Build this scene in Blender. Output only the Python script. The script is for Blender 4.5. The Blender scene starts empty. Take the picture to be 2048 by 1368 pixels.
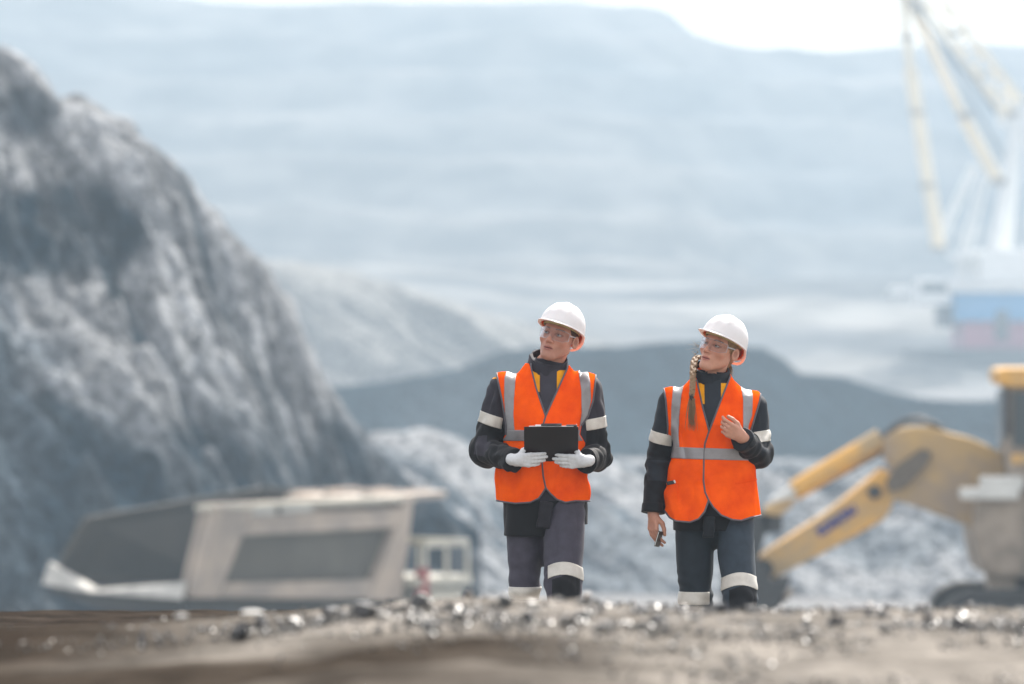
import bpy, bmesh, math, random
import numpy as np
from mathutils import Vector, Matrix
C = bpy.context.scene.collection
sc = bpy.context.scene
R_ = math.radians

# ---------------------------------------------------------------- camera, world, sun, exposure
FPX = 11378.0          # focal length in photo pixels (200 mm on a 36 mm wide sensor, 2048 px)
CX, HY = 1024.0, 634.0  # optical column and horizon row
CAMZ = 1.75
def at(px, py, Y):
    return Vector(((px-CX)*Y/FPX, Y, CAMZ+(HY-py)*Y/FPX))
cam = bpy.data.cameras.new('camera'); cam_o = bpy.data.objects.new('camera', cam); C.objects.link(cam_o)
cam_o.location = (0, 0, CAMZ); cam_o.rotation_euler = (R_(90), 0, 0)
cam.sensor_width = 36; cam.lens = 200; cam.shift_y = -50/2048.0
cam.clip_start = 0.5; cam.clip_end = 20000
cam.dof.use_dof = True; cam.dof.focus_distance = 27.75; cam.dof.aperture_fstop = 2.9
sc.camera = cam_o
SUN_EL, SUN_AZ = 48.0, 22.0      # azimuth measured from +Y (straight ahead) towards +X
w = bpy.data.worlds.new('World'); sc.world = w; w.use_nodes = True
nt = w.node_tree
bg = nt.nodes['Background']
sky = nt.nodes.new('ShaderNodeTexSky'); sky.sky_type = 'NISHITA'; sky.sun_disc = False
sky.sun_elevation = R_(SUN_EL); sky.sun_rotation = R_(SUN_AZ)
sky.air_density = 1.0; sky.dust_density = 3.0; sky.ozone_density = 1.0; sky.altitude = 200
veil = nt.nodes.new('ShaderNodeMix'); veil.data_type = 'RGBA'; veil.inputs[0].default_value = .6; veil.inputs[7].default_value = (4.6, 4.2, 3.75, 1)
nt.links.new(sky.outputs[0], veil.inputs[6]); nt.links.new(veil.outputs[2], bg.inputs[0]); bg.inputs[1].default_value = 0.15
sl = bpy.data.lights.new('sun', 'SUN'); so = bpy.data.objects.new('sun', sl); C.objects.link(so)
sl.energy = 3.8; sl.angle = R_(0.6); sl.color = (1.0, 0.95, 0.88)
sd = Vector((math.sin(R_(SUN_AZ))*math.cos(R_(SUN_EL)), math.cos(R_(SUN_AZ))*math.cos(R_(SUN_EL)), math.sin(R_(SUN_EL))))
so.rotation_euler = sd.to_track_quat('Z', 'Y').to_euler(); so.location = (20, 60, 80)
sc.view_settings.view_transform = 'Standard'; sc.view_settings.look = 'None'
sc.view_settings.exposure = 1.36; sc.view_settings.gamma = 1.0
sc.render.engine = 'CYCLES'
sc.cycles.use_denoising = True
sc.cycles.use_adaptive_sampling = False
sc.cycles.volume_bounces = 1; sc.cycles.max_bounces = 8; sc.cycles.diffuse_bounces = 3; sc.cycles.glossy_bounces = 3
sc.cycles.transparent_max_bounces = 12; sc.cycles.transmission_bounces = 4
sc.cycles.sample_clamp_indirect = 4; sc.cycles.sample_clamp_direct = 60

# ---------------------------------------------------------------- materials
def lin(c):
    c = [v/255.0 if max(c) > 1.001 else v for v in c]
    return tuple(v/12.92 if v <= .04045 else ((v+.055)/1.055)**2.4 for v in c)
def mat(name, col, rough=.7, metal=0., var=.25, scale=8., bump=0., bscale=60., attr=False, spec=.5, col2=None, detail=6,
        stretch=(1, 1, 1), sheen=0., lo=.35, hi=.65, bdist=.01):
    m = bpy.data.materials.new(name); m.use_nodes = True
    n = m.node_tree; N = n.nodes; L = n.links; b = N['Principled BSDF']
    b.inputs['Roughness'].default_value = rough; b.inputs['Metallic'].default_value = metal
    b.inputs['Specular IOR Level'].default_value = spec
    if spec < .1: b.inputs['IOR'].default_value = 1.02
    if sheen: b.inputs['Sheen Weight'].default_value = sheen
    tc = N.new('ShaderNodeTexCoord'); mp = N.new('ShaderNodeMapping'); mp.inputs['Scale'].default_value = stretch
    L.new(tc.outputs['Object'], mp.inputs[0])
    nz = N.new('ShaderNodeTexNoise'); nz.inputs['Scale'].default_value = scale; nz.inputs['Detail'].default_value = detail
    nz.inputs['Roughness'].default_value = .6
    L.new(mp.outputs[0], nz.inputs[0])
    rp = N.new('ShaderNodeMapRange'); rp.inputs[1].default_value = lo; rp.inputs[2].default_value = hi
    L.new(nz.outputs[0], rp.inputs[0])
    mx = N.new('ShaderNodeMix'); mx.data_type = 'RGBA'
    L.new(rp.outputs[0], mx.inputs[0])
    if attr:
        at_ = N.new('ShaderNodeAttribute'); at_.attribute_name = 'col'
        d = N.new('ShaderNodeMix'); d.data_type = 'RGBA'; d.blend_type = 'MULTIPLY'; d.inputs[0].default_value = 1
        L.new(at_.outputs[0], d.inputs[6]); d.inputs[7].default_value = (1-var, 1-var, 1-var, 1)
        L.new(d.outputs[2], mx.inputs[6]); L.new(at_.outputs[0], mx.inputs[7])
    else:
        c2 = col2 if col2 else tuple(v*(1-var) for v in col)
        mx.inputs[6].default_value = (*c2, 1); mx.inputs[7].default_value = (*col, 1)
    L.new(mx.outputs[2], b.inputs['Base Color'])
    if bump:
        nb = N.new('ShaderNodeTexNoise'); nb.inputs['Scale'].default_value = bscale; nb.inputs['Detail'].default_value = 4
        L.new(mp.outputs[0], nb.inputs[0])
        bp = N.new('ShaderNodeBump'); bp.inputs['Strength'].default_value = bump; bp.inputs['Distance'].default_value = bdist
        L.new(nb.outputs[0], bp.inputs['Height']); L.new(bp.outputs[0], b.inputs['Normal'])
    return m

# ---------------------------------------------------------------- object helpers
def link(name, me, parent=None):
    o = bpy.data.objects.new(name, me); C.objects.link(o)
    if parent is not None: o.parent = parent
    return o
def tag(o, label=None, cat=None, group=None, kind=None):
    if label: o['label'] = label
    if cat: o['category'] = cat
    if group: o['group'] = group
    if kind: o['kind'] = kind
    return o
def np_mesh(name, V, F, m, smooth=True, cols=None):
    me = bpy.data.meshes.new(name)
    V = np.asarray(V, np.float32); F = np.asarray(F, np.int32); k = F.shape[1]
    me.vertices.add(len(V)); me.vertices.foreach_set('co', V.ravel())
    me.loops.add(F.size); me.loops.foreach_set('vertex_index', F.ravel())
    me.polygons.add(len(F)); me.polygons.foreach_set('loop_start', np.arange(0, F.size, k, dtype=np.int32))
    me.polygons.foreach_set('loop_total', np.full(len(F), k, np.int32))
    me.polygons.foreach_set('use_smooth', np.full(len(F), smooth))
    me.materials.append(m)
    if cols is not None:
        a = me.color_attributes.new('col', 'FLOAT_COLOR', 'POINT')
        a.data.foreach_set('color', np.concatenate([cols, np.ones((len(V), 1))], 1).astype(np.float32).ravel())
    me.update(); me.validate()
    return me
class MB:
    """collects boxes, bars, prisms and tubes into one mesh"""
    def __init__(s): s.bm = bmesh.new()
    def box(s, c, size, rot=None, bevel=0.):
        r = bmesh.ops.create_cube(s.bm, size=1.0); vs = r['verts']
        M = Matrix.Translation(c) @ (rot.to_4x4() if rot is not None else Matrix.Identity(4)) @ Matrix.Diagonal((*size, 1))
        bmesh.ops.transform(s.bm, matrix=M, verts=vs)
        if bevel:
            es = list({e for v in vs for e in v.link_edges})
            bmesh.ops.bevel(s.bm, geom=es, offset=bevel, segments=2, affect='EDGES', profile=.5)
        return s
    def bar(s, a, b, w, h=None, up=(0, 0, 1)):
        a = Vector(a); b = Vector(b); h = h or w
        d = (b-a); L = d.length; z = d.normalized(); x = z.cross(Vector(up))
        if x.length < 1e-4: x = z.cross(Vector((1, 0, 0)))
        x.normalize(); y = z.cross(x)
        M = Matrix((x, y, z)).transposed()
        return s.box((a+b)/2, (w, h, L), M)
    def tube(s, a, b, r1, r2=None, seg=16):
        a = Vector(a); b = Vector(b); r2 = r1 if r2 is None else r2
        d = b-a; M = Matrix.Translation((a+b)/2) @ d.to_track_quat('Z', 'Y').to_matrix().to_4x4()
        bmesh.ops.create_cone(s.bm, cap_ends=True, segments=seg, radius1=r1, radius2=r2, depth=d.length, matrix=M)
        return s
    def prism(s, pts, off, bevel=0.):
        """pts: 3-D polygon, off: extrusion vector"""
        off = Vector(off)
        a = [s.bm.verts.new(Vector(p)) for p in pts]; b = [s.bm.verts.new(Vector(p)+off) for p in pts]
        n = len(pts); fs = [s.bm.faces.new(a), s.bm.faces.new(b[::-1])]
        for i in range(n): fs.append(s.bm.faces.new((a[(i+1) % n], a[i], b[i], b[(i+1) % n])))
        bmesh.ops.recalc_face_normals(s.bm, faces=fs)
        if bevel:
            es = list({e for f in fs for e in f.edges})
            bmesh.ops.bevel(s.bm, geom=es, offset=bevel, segments=2, affect='EDGES', profile=.5)
        return s
    def build(s, name, m, parent=None, smooth=False):
        me = bpy.data.meshes.new(name); s.bm.to_mesh(me); s.bm.free(); me.materials.append(m)
        if smooth:
            me.polygons.foreach_set('use_smooth', [True]*len(me.polygons))
            try: me.set_sharp_from_angle(angle=R_(35))
            except Exception: pass
        return link(name, me, parent)
def empty(name, loc, rz=0):
    o = bpy.data.objects.new(name, None); C.objects.link(o); o.location = loc; o.rotation_euler = (0, 0, rz)
    return o

# ---------------------------------------------------------------- noise
def _h(i, j, k, s):
    n = (i*374761393 + j*668265263 + k*1274126177 + s*974634777) & 0xffffffff
    n = ((n ^ (n >> 13))*1274126177) & 0xffffffff
    return ((n ^ (n >> 16)) & 0xffff)/32767.5-1.0
def noise(P, s=0):
    P = np.asarray(P, np.float64); f = np.floor(P).astype(np.int64); t = P-f; t = t*t*(3-2*t)
    i, j, k = f[:, 0], f[:, 1], f[:, 2]; x, y, z = t[:, 0], t[:, 1], t[:, 2]
    r = 0
    for a in (0, 1):
        for b in (0, 1):
            for c in (0, 1):
                r = r+_h(i+a, j+b, k+c, s)*(x if a else 1-x)*(y if b else 1-y)*(z if c else 1-z)
    return r
def fbm(P, oct=4, s=0, gain=.5):
    P = np.asarray(P, np.float64); r = 0; a = 1.0
    for o in range(oct): r = r+a*noise(P*(2.03**o)+o*17.3, s+o); a *= gain
    return r
def ridged(P, oct=4, s=0, gain=.5):
    P = np.asarray(P, np.float64); r = 0; a = 1.0
    for o in range(oct): r = r+a*(1-2*np.abs(noise(P*(2.03**o)+o*11.7, s+o))); a *= gain
    return r
def sstep(a, b, x):
    t = np.clip((x-a)/(b-a), 0, 1); return t*t*(3-2*t)
def grid_mesh(name, X, Y, Z, m, smooth=True, cols=None):
    r, c = X.shape
    V = np.stack([X, Y, Z], -1).reshape(-1, 3); i = np.arange(r*c).reshape(r, c)
    F = np.stack([i[:-1, :-1], i[:-1, 1:], i[1:, 1:], i[1:, :-1]], -1).reshape(-1, 4)
    return np_mesh(name, V, F, m, smooth, None if cols is None else cols.reshape(-1, 3))

# ================================================================= THE PIT
M_ground = mat('earth', (1, 1, 1), 1.0, var=.45, scale=3.2, detail=9, lo=.40, hi=.62, bump=1.0, bscale=14, attr=True, bdist=.03, spec=.08)
M_worn = mat('worn_bright_steel', lin((205, 205, 200)), .45, metal=.3, var=.2, scale=2.)
M_mound = mat('coal_rock', (1, 1, 1), .8, var=.62, scale=2.2, lo=.40, hi=.62, bump=.8, bscale=2.2, attr=True, detail=8, spec=.09, bdist=.4)
M_far = mat('far_rock', (1, 1, 1), .9, var=.5, scale=.05, lo=.4, hi=.6, attr=True, spec=.09, stretch=(1, 1, 2.5))

CREST_Y = 16.6
def crest_z(X):
    px = CX+X*FPX/CREST_Y
    py = np.interp(px, [-600, 0, 350, 600, 720, 900, 1100, 1300, 1550, 1800, 2100, 2600], [1285, 1262, 1248, 1226, 1210, 1202, 1202, 1212, 1222, 1218, 1222, 1230])
    return CAMZ+(HY-py-28)*CREST_Y/FPX
def ground_z(X, Y):
    c = crest_z(X*CREST_Y/np.maximum(Y, 6))
    z = np.where(Y < CREST_Y, c-.004*np.abs(CREST_Y-Y)-.9*(1-sstep(1, 9, Y)), c)
    z = z*(1-sstep(17.2, 24.5, Y))-.066*sstep(.45, .75, X)*sstep(20, 24, Y)*(1-sstep(34, 40, Y))
    far = np.interp(Y, [34, 100, 420, 470, 600, 900, 1100, 9000], [0, -10, -11, -14, -9, -7.5, 0, 6])
    return np.where(Y > 34, far, z)
def build_ground():
    Yn = np.concatenate([np.linspace(-12, 8, 24)[:-1], np.linspace(8, 19, 230)[:-1], np.linspace(19, 34, 60)[:-1],
                         34*np.power(2000/34., np.linspace(0, 1, 170))])
    U = np.linspace(-1, 1, 420)
    W = np.interp(Yn, [-12, 20, 34, 2250], [9, 9, 12, 1900])
    X = U[None, :]*W[:, None]; Y = np.repeat(Yn[:, None], len(U), 1)
    Z = ground_z(X, Y)
    P = np.stack([X, Y, np.zeros_like(X)], -1).reshape(-1, 3)
    near = (1-sstep(28, 40, Y))
    nz = (fbm(P*2.2, 4, 3)*.018+fbm(P*9, 3, 9)*.007).reshape(X.shape)
    lump = (fbm(P*.8, 3, 21)*.03).reshape(X.shape)
    rut = -np.exp(-((Y-13.6-.35*(X+3))/.35)**2)*.05*(1-sstep(-1.5, -.2, X))
    Z = Z+near*(nz+lump*(1-sstep(14.5, 15.6, Y)*(1-sstep(17.2, 18, Y)))+rut)
    Z = Z+(fbm(P*.02, 4, 5).reshape(X.shape))*np.interp(Y, [60, 110, 500, 1500], [0, .5, 1.2, 4])
    brown = np.array([.048, .039, .031]); grey = np.array([.235, .216, .192]); dark = np.array([.020, .014, .011])
    g = np.clip(sstep(-.9, .8, X+.9*(fbm(P*.9, 3, 40).reshape(X.shape)))+sstep(15.2, 16.4, Y)*sstep(-1.4, -.3, X), 0, 1)[..., None]
    col = brown*(1-g)+grey*g
    dk = sstep(.05, .75, (fbm(P*np.array([1.1, 2.2, 1]), 4, 60)).reshape(X.shape)+.9*sstep(-.9, -2.0, X)-.35)[..., None]
    col = col*(1-.5*dk)+dark*.5*dk
    pit = sstep(40, 90, Y)[..., None]
    col = col*(1-pit)+np.array([.24, .24, .24])*pit
    return tag(link('ground', grid_mesh('ground', X, Y, Z, M_ground, True, col)), kind='structure')
build_ground()

def hill(name, outline, Yr, zbase, front, back, m, nx=360, ny=220, gully=(.08, .02, 2.0), rough=(.25, 1.0), seed=0, palette=None, xpad=0,
         round_=4., terr=None, lump=(.03, 2.), wander=0., yfun=None, warp=0., rtop=.4, shade_fn=None):
    px = np.array([p[0] for p in outline], float); py = np.array([p[1] for p in outline], float)
    X1 = (px-CX)*Yr/FPX
    xs = np.linspace(X1[0]-xpad, X1[-1]+xpad, nx)
    H = CAMZ+(HY-np.interp(xs, X1, py))*Yr/FPX
    zr = H.max()-zbase
    Lf = zr/front; Lb = zr/back
    T = np.concatenate([np.linspace(-1, 0, int(ny*.7))[:-1], np.linspace(0, 1, ny-int(ny*.7)+1)])
    X = np.repeat(xs[None, :], len(T), 0)
    D = np.where(T < 0, T*Lf*1.15, T*Lb)[:, None]*np.ones_like(X)
    if yfun is not None: Yc = Yr+yfun(X)
    else: Yc = Yr
    Y = Yc+D
    P = np.stack([X, Y, np.zeros_like(X)], -1).reshape(-1, 3)
    dist = np.where(D < 0, -D*front, D*back)
    drop = np.sqrt(dist**2+round_**2)-round_
    dn = sstep(0, round_*1.5, dist)
    Pg = np.stack([X+warp*D+fbm(P*lump[0]*1.5, 2, seed+4).reshape(X.shape)*lump[1]*2, Y, 0*X], -1).reshape(-1, 3)
    gl = ridged(Pg*np.array([gully[0], gully[1], 1]), 4, seed).reshape(X.shape)
    lm = fbm(P*lump[0], 4, seed+30).reshape(X.shape)
    rg = fbm(P*rough[0], 4, seed+50).reshape(X.shape)
    h = H[None, :]-drop
    if terr:
        st, sharp = terr
        q = (h+lm*lump[1]*1.2)/st; fr = q-np.floor(q)
        tread = sstep(.5-sharp*.6, .5-sharp*1.8, fr)+sstep(.5+sharp*.6, .5+sharp*1.8, fr)
        h = h*(1-.9*dn)+.9*dn*st*(np.floor(q)+sstep(.5-sharp, .5+sharp, fr))
    Z = h+(gl-1.15)*gully[2]*(.1+.9*dn)+lm*lump[1]*dn+rg*rough[1]*(rtop+(1-rtop)*dn)
    Z = np.maximum(Z, zbase-3)
    if palette:
        a, b, c2 = [np.array(v) for v in palette]
        k = sstep(-.35, .5, gl*.6+fbm(Pg*np.array([gully[0]*.8, gully[1]*1.2, 1])+9, 3, seed+7).reshape(X.shape)*.7)[..., None]
        k2 = sstep(.0, .7, fbm(P*lump[0]*1.6+5, 3, seed+17).reshape(X.shape))[..., None]
        col = a*(1-k)+b*k; col = col*(1-k2)+c2*k2
        if terr: col = col*(.90+.20*tread[..., None])
        if shade_fn: col = shade_fn(X, Y, Z, gl, P, col)
    return tag(link(name, grid_mesh(name, X, Y, Z, m, True, col)), kind='structure')

# far pit wall with its benches
hill('far_pit_wall', [(-900, -60), (0, -40), (350, -6), (420, 4), (900, 2), (1150, 2), (1250, 14), (1340, 38), (1390, 66), (1500, 96), (1640, 120), (1780, 121), (1900, 121), (2048, 122), (3000, 125)],
     1650, 5, .17, .4, M_far, 420, 260, gully=(.010, .004, 2.5), rough=(.03, 1.5), seed=3, palette=((.10, .105, .11), (.17, .16, .15), (.08, .085, .09)), terr=(13., .20), lump=(.003, 2.5), round_=3)
# pale ridge of tipped spoil between the left mound and the dark pile
hill('pale_spoil_ridge', [(150, 500), (420, 515), (560, 524), (700, 542), (860, 584), (980, 628), (1100, 664), (1250, 700), (1600, 760)],
     640, -8, .40, .5, M_mound, 420, 240, gully=(.10, .012, 2.6), rough=(.2, .8), seed=11, palette=((.09, .10, .11), (.33, .325, .31), (.17, .175, .18)), lump=(.02, 3.), warp=1.3)
# bench under the dragline
hill('pit_bench', [(300, 530), (640, 524), (800, 534), (1000, 556), (1200, 566), (1400, 566), (1700, 556), (2048, 560), (2600, 560)],
     990, -9, .085, .2, M_far, 200, 160, gully=(.02, .004, 1.2), rough=(.05, .6), seed=19, palette=((.15, .15, .15), (.24, .235, .225), (.12, .125, .13)), lump=(.01, 1.5))
# dark coal pile, the blue of its shade put into the palette
hill('dark_coal_pile', [(420, 830), (600, 790), (720, 768), (860, 748), (950, 722), (1010, 700), (1120, 692), (1240, 688), (1330, 680), (1440, 684), (1530, 696), (1570, 722), (1600, 748), (1690, 760), (1760, 782), (1850, 800), (1990, 800), (2150, 830)],
     455, -14, .62, .6, M_mound, 420, 200, gully=(.07, .03, .9), rough=(.25, .6), seed=23, palette=((.004, .014, .024), (.018, .036, .05), (.06, .08, .095)), lump=(.03, .6), round_=1.0)
# grey broken rock heap in the middle distance, shadow blue mixed into its darker tones
hill('grey_rock_heap', [(420, 960), (560, 930), (680, 885), (760, 862), (860, 858), (940, 884), (1010, 905), (1200, 915), (1500, 922), (1700, 915), (1850, 900), (2048, 905), (2400, 900)],
     262, -11, .36, .5, M_mound, 520, 240, gully=(.8, .10, .30), rough=(1.4, .22), seed=31, palette=((.13, .16, .185), (.37, .38, .39), (.24, .265, .285)), lump=(.12, .5), warp=.7, round_=1.2)
# big rock mound on the left, shade and its blue put into the colours
def shade_patches(X, Y, Z, gl, P, col):  # shaded areas of the face put into the colour as blue-black patches
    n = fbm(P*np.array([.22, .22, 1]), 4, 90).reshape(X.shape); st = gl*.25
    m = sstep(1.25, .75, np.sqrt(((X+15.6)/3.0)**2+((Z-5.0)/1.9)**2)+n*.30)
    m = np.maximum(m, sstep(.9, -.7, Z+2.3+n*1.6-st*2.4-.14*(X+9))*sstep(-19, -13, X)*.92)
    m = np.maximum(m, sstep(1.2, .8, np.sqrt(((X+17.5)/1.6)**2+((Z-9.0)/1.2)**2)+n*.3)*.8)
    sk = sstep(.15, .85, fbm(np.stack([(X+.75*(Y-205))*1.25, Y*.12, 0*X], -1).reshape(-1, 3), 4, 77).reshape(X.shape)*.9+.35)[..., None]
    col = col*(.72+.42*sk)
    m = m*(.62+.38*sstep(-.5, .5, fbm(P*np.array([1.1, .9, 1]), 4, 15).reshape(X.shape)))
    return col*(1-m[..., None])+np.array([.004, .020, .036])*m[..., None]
# 
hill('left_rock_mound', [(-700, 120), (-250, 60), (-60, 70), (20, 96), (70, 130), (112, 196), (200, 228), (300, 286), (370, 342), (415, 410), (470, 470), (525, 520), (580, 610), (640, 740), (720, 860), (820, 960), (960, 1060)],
     205, -11, .66, .6, M_mound, 620, 420, gully=(.55, .07, .62), rough=(1.3, .50), rtop=.10, shade_fn=shade_patches, seed=43, palette=((.012, .03, .046), (.35, .36, .37), (.12, .15, .175)), lump=(.07, 1.6), warp=.85, round_=1.0)

# sky haze in the pit
def haze():
    m = bpy.data.materials.new('haze'); m.use_nodes = True; n = m.node_tree
    n.nodes.remove(n.nodes['Principled BSDF'])
    v = n.nodes.new('ShaderNodeVolumePrincipled')
    v.inputs['Color'].default_value = (.39, .49, .58, 1); v.inputs['Density'].default_value = .00070
    v.inputs['Anisotropy'].default_value = .35
    n.links.new(v.outputs[0], n.nodes['Material Output'].inputs['Volume'])
    b = MB(); b.box((0, 1000, 55), (4200, 2140, 170))
    o = b.build('haze', m); tag(o, kind='stuff')
    o['label'] = 'pale blue dust haze hanging over the open pit'; o['category'] = 'haze'
haze()

# ================================================================= MACHINES
M_yel = mat('machine_yellow', lin((214, 162, 74)), .6, var=.35, scale=.9, bump=.1, lo=.38, hi=.6, col2=lin((165, 142, 104)))
M_yel_dusty = mat('dusty_yellow', lin((186, 154, 100)), .75, var=.3, scale=.6, col2=lin((146, 130, 112)), lo=.42, hi=.6)
M_dust = mat('dusty_grey_paint', lin((156, 143, 128)), .75, var=.5, scale=1.1, lo=.4, hi=.62)
M_dkmetal = mat('dark_metal', lin((50, 50, 50)), .6, var=.4, scale=2.)
M_cream = mat('cream_paint', lin((205, 200, 184)), .55, var=.35, scale=.8)
M_bedside = mat('dusty_bed_steel', lin((182, 166, 150)), .7, var=.25, scale=.7, col2=lin((140, 132, 124)))
M_bedin = mat('worn_bed_liner', lin((66, 60, 50)), .8, var=.4, scale=.5)

M_white = mat('white_paint', (.8, .8, .78), .45, var=.15, scale=1.)
M_blue = mat('light_blue_paint', lin((60, 150, 205)), .5, var=.15, scale=.2)
M_maroon = mat('dull_red_paint', lin((170, 90, 110)), .6, var=.2, scale=.2)
M_red = mat('red_paint', lin((150, 50, 45)), .5)
M_rubber = mat('tyre_rubber', (.03, .03, .03), .85, var=.4, scale=2)
M_glass = mat('dark_cab_glass', (.05, .07, .08), .12, var=.1)
M_letter = mat('blue_lettering', lin((50, 55, 120)), .5, var=.1)
M_boom = mat('cream_boom_paint', lin((250, 232, 195)), .55, var=.2, scale=.3)
M_mast = mat('pale_grey_steel', lin((238, 238, 235)), .55, var=.2, scale=.3)

# ---------------------------------------------------------------- haul truck: rear quarter view, bed open towards the left
def haul_truck():
    YT = 158.0
    o = at(400, 1100, YT); base = Vector((o.x, YT, -10.0))
    root = empty('haul_truck', base)
    tag(root, 'big dusty haul truck with open dump bed and cream canopy below the rock mound', 'haul truck')
    fwd = Vector((.60, .80, 0)); lat = Vector((.80, -.60, 0))     # truck's own forward and right
    def P(l, f, px, py):
        """point on the photographed outline, f metres ahead of the tail"""
        return None
    O = Vector((0, 0, 0))
    def pt(r, f, z): return lat*r + fwd*f + Vector((0, 0, z))
    # vertical reference: z so that photo row py at depth YT
    def zz(py, Y=YT): return CAMZ+(HY-py)*Y/FPX-base.z
    t = .12
    # tail opening (right side wall is the near one). r = 0 at the right wall foot
    RT = (.18, 0, zz(1008)); RB = (-.62, 0, zz(1196)); MB_ = (-3.6, -.1, zz(1184, 160)); LB = (-5.5, 0, zz(1168, 161)); LT = (-4.6, .6, zz(1035, 161))
    FT = (.18, 8.9, zz(990, 165)); FB = (-.1, 8.7, zz(1205, 164)); FLT = (-5.0, 8.9, zz(975, 168)); FLB = (-4.8, 8.7, zz(1200, 168)); FM = (-2.6, 8.7, zz(1215, 167))
    # outer side wall of the bed: frame with a recessed panel between ribs
    m = MB()
    def side(f0, f1, a, b, th, out):      # piece of the side wall between heights a..b (fractions) and lengths f0..f1 (fractions)
        def q(u, v):
            A = Vector(RB).lerp(Vector(FB), u); B = Vector(RT).lerp(Vector(FT), u); return A.lerp(B, v)
        pts = [pt(*q(f0, a)), pt(*q(f1, a)), pt(*q(f1, b)), pt(*q(f0, b))]
        pts = [p+lat*out for p in pts]
        m.prism(pts, lat*(-th))
    side(0, 1, 0, 1, .18, 0)
    bed = m.build('dump_bed', M_bedside, root)
    m = MB()
    def sidep(uv, th, out):
        pts = []
        for u, v in uv: pts.append(pt(*(Vector(RB).lerp(Vector(FB), u)).lerp(Vector(RT).lerp(Vector(FT), u), v))+lat*out)
        m.prism(pts, lat*(-th))
    sidep([(0, 0), (.11, 0), (.19, 1), (.0, 1)], .34, .42); sidep([(.17, .66), (.93, .70), (.95, .88), (.19, .86)], .30, .40)
    sidep([(.83, 0), (1, 0), (1, 1), (.955, 1), (.93, .70)], .34, .42); sidep([(.115, .02), (.83, .02), (.845, .20), (.13, .16)], .30, .44)
    m.build('side_rib', M_bedside, root)
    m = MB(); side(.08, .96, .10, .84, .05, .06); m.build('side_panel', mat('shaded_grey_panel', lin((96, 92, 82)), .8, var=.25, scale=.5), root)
    m = MB()
    side(.05, .31, .87, .95, .18, .34); side(.34, .5, .88, .95, .18, .34)
    m.build('side_rail', M_worn, root)
    m = MB()
    side(-.02, 1.02, .94, .99, .62, .42); m.build('top_rail', M_cream, root)  # edge highlight put into the colour: cream instead of bed steel
    # far side wall, floor, tail lip, front wall
    m = MB()
    m.prism([pt(*LB), pt(*LT), pt(*FLT), pt(*FLB)], lat*-.2)
    m.prism([pt(*MB_), pt(*LB), pt(*FLB), pt(*FM)], Vector((0, 0, -.25)))
    m.prism([pt(*RB), pt(*MB_), pt(*FM), pt(*FB)], Vector((0, 0, -.25)))
    m.prism([pt(*FB), pt(*FM), pt(*FLB), pt(*FLT), pt(*FT)], fwd*.2)
    m.build('bed_liner', M_bedin, root)
    m = MB()
    up = Vector((0, 0, 1))
    m.prism([pt(-.35, -.35, RB[2]-.02), pt(*MB_)-fwd*.3, pt(-3.4, -.1, MB_[2]+.10), pt(-.4, -.05, RB[2]+.42)], -fwd*.10)
    m.prism([pt(*LB)-fwd*.3, pt(*MB_)-fwd*.3, pt(-3.6, -.1, MB_[2]+.08), pt(-5.45, -.05, LB[2]+.62)], -fwd*.10)
    m.build('tail_lip', mat('scuffed_tail_steel', lin((196, 193, 185)), .75, var=.4, scale=1.5), root)
    m = MB()
    m.prism([pt(*RB)+up*-.1, pt(*MB_)+up*-.1, pt(*LB)+up*-.05, pt(-5.0, .5, LB[2]-.5), pt(-1.5, .5, RB[2]-1.2), pt(-.5, .4, RB[2]-.9)], fwd*7.5)
    for f in (1.5, 3.2, 5., 6.8): m.bar(pt(-4.8, f, RB[2]-.9), pt(-.4, f, RB[2]-.9), .3, .35)
    m.build('bed_underframe', M_dkmetal, root)
    # canopy over the cab
    m = MB()
    a = pt(.45, 1.4, zz(1012, 160)); 
    m.prism([pt(.3, 7.6, FT[2]-.22), pt(.3, 10.9, FT[2]-.12), pt(-3.2, 10.9, FT[2]-.12), pt(-3.2, 7.6, FT[2]-.22)], up*.2, .04)
    m.prism([pt(-.9, 1.9, FT[2]-.5), pt(.1, 1.7, FT[2]-.5), pt(.2, 8, FT[2]-.28), pt(-1.6, 8, FT[2]-.28)], up*.18, .04)
    for r in (-3.0, -1.8, -.4): m.bar(pt(r, 7.8, FT[2]+.03), pt(r, 10.8, FT[2]+.08), .16, .12)
    m.build('canopy', M_bedside, root)
    # chassis, deck, cab, rails, wheels
    m = MB()
    for r in (-1.7, -3.3): m.bar(pt(r, .8, 2.3), pt(r, 11.4, 2.3), .45, .8)
    for f in (1.5, 5, 9, 11): m.bar(pt(-4.0, f, 2.2), pt(-1.0, f, 2.2), .5, .5)
    m.bar(pt(-5.1, 11.6, 1.6), pt(.3, 11.6, 1.6), .5, 1.1)
    m.build('chassis', M_dkmetal, root)
    m = MB()
    dz = zz(1158, 168)
    m.prism([pt(.9, 8.8, dz-.1), pt(.9, 11.3, dz-.1), pt(-5.6, 11.3, dz-.1), pt(-5.6, 8.8, dz-.1)], up*.3, .05)
    m.prism([pt(.7, 9.2, dz-1.9), pt(.7, 11.2, dz-1.9), pt(-5.4, 11.2, dz-1.9), pt(-5.4, 9.2, dz-1.9)], up*1.7, .08)
    m.build('deck', M_cream, root)
    m = MB(); m.box(pt(-3.9, 10.1, dz+1.0), (1.9, 1.9, 1.9), Matrix.Rotation(-math.atan2(.6, .8), 3, 'Z'), .1)
    cab = m.build('cab', M_cream, root)
    m = MB(); m.box(pt(-3.9, 10.1, dz+1.25), (1.94, 1.5, .8), Matrix.Rotation(-math.atan2(.6, .8), 3, 'Z')); m.build('window', M_glass, cab)
    m = MB()
    for f in (9.2, 10.2, 11.2): m.bar(pt(.8, f, dz), pt(.8, f, dz+1.15), .12)
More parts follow.
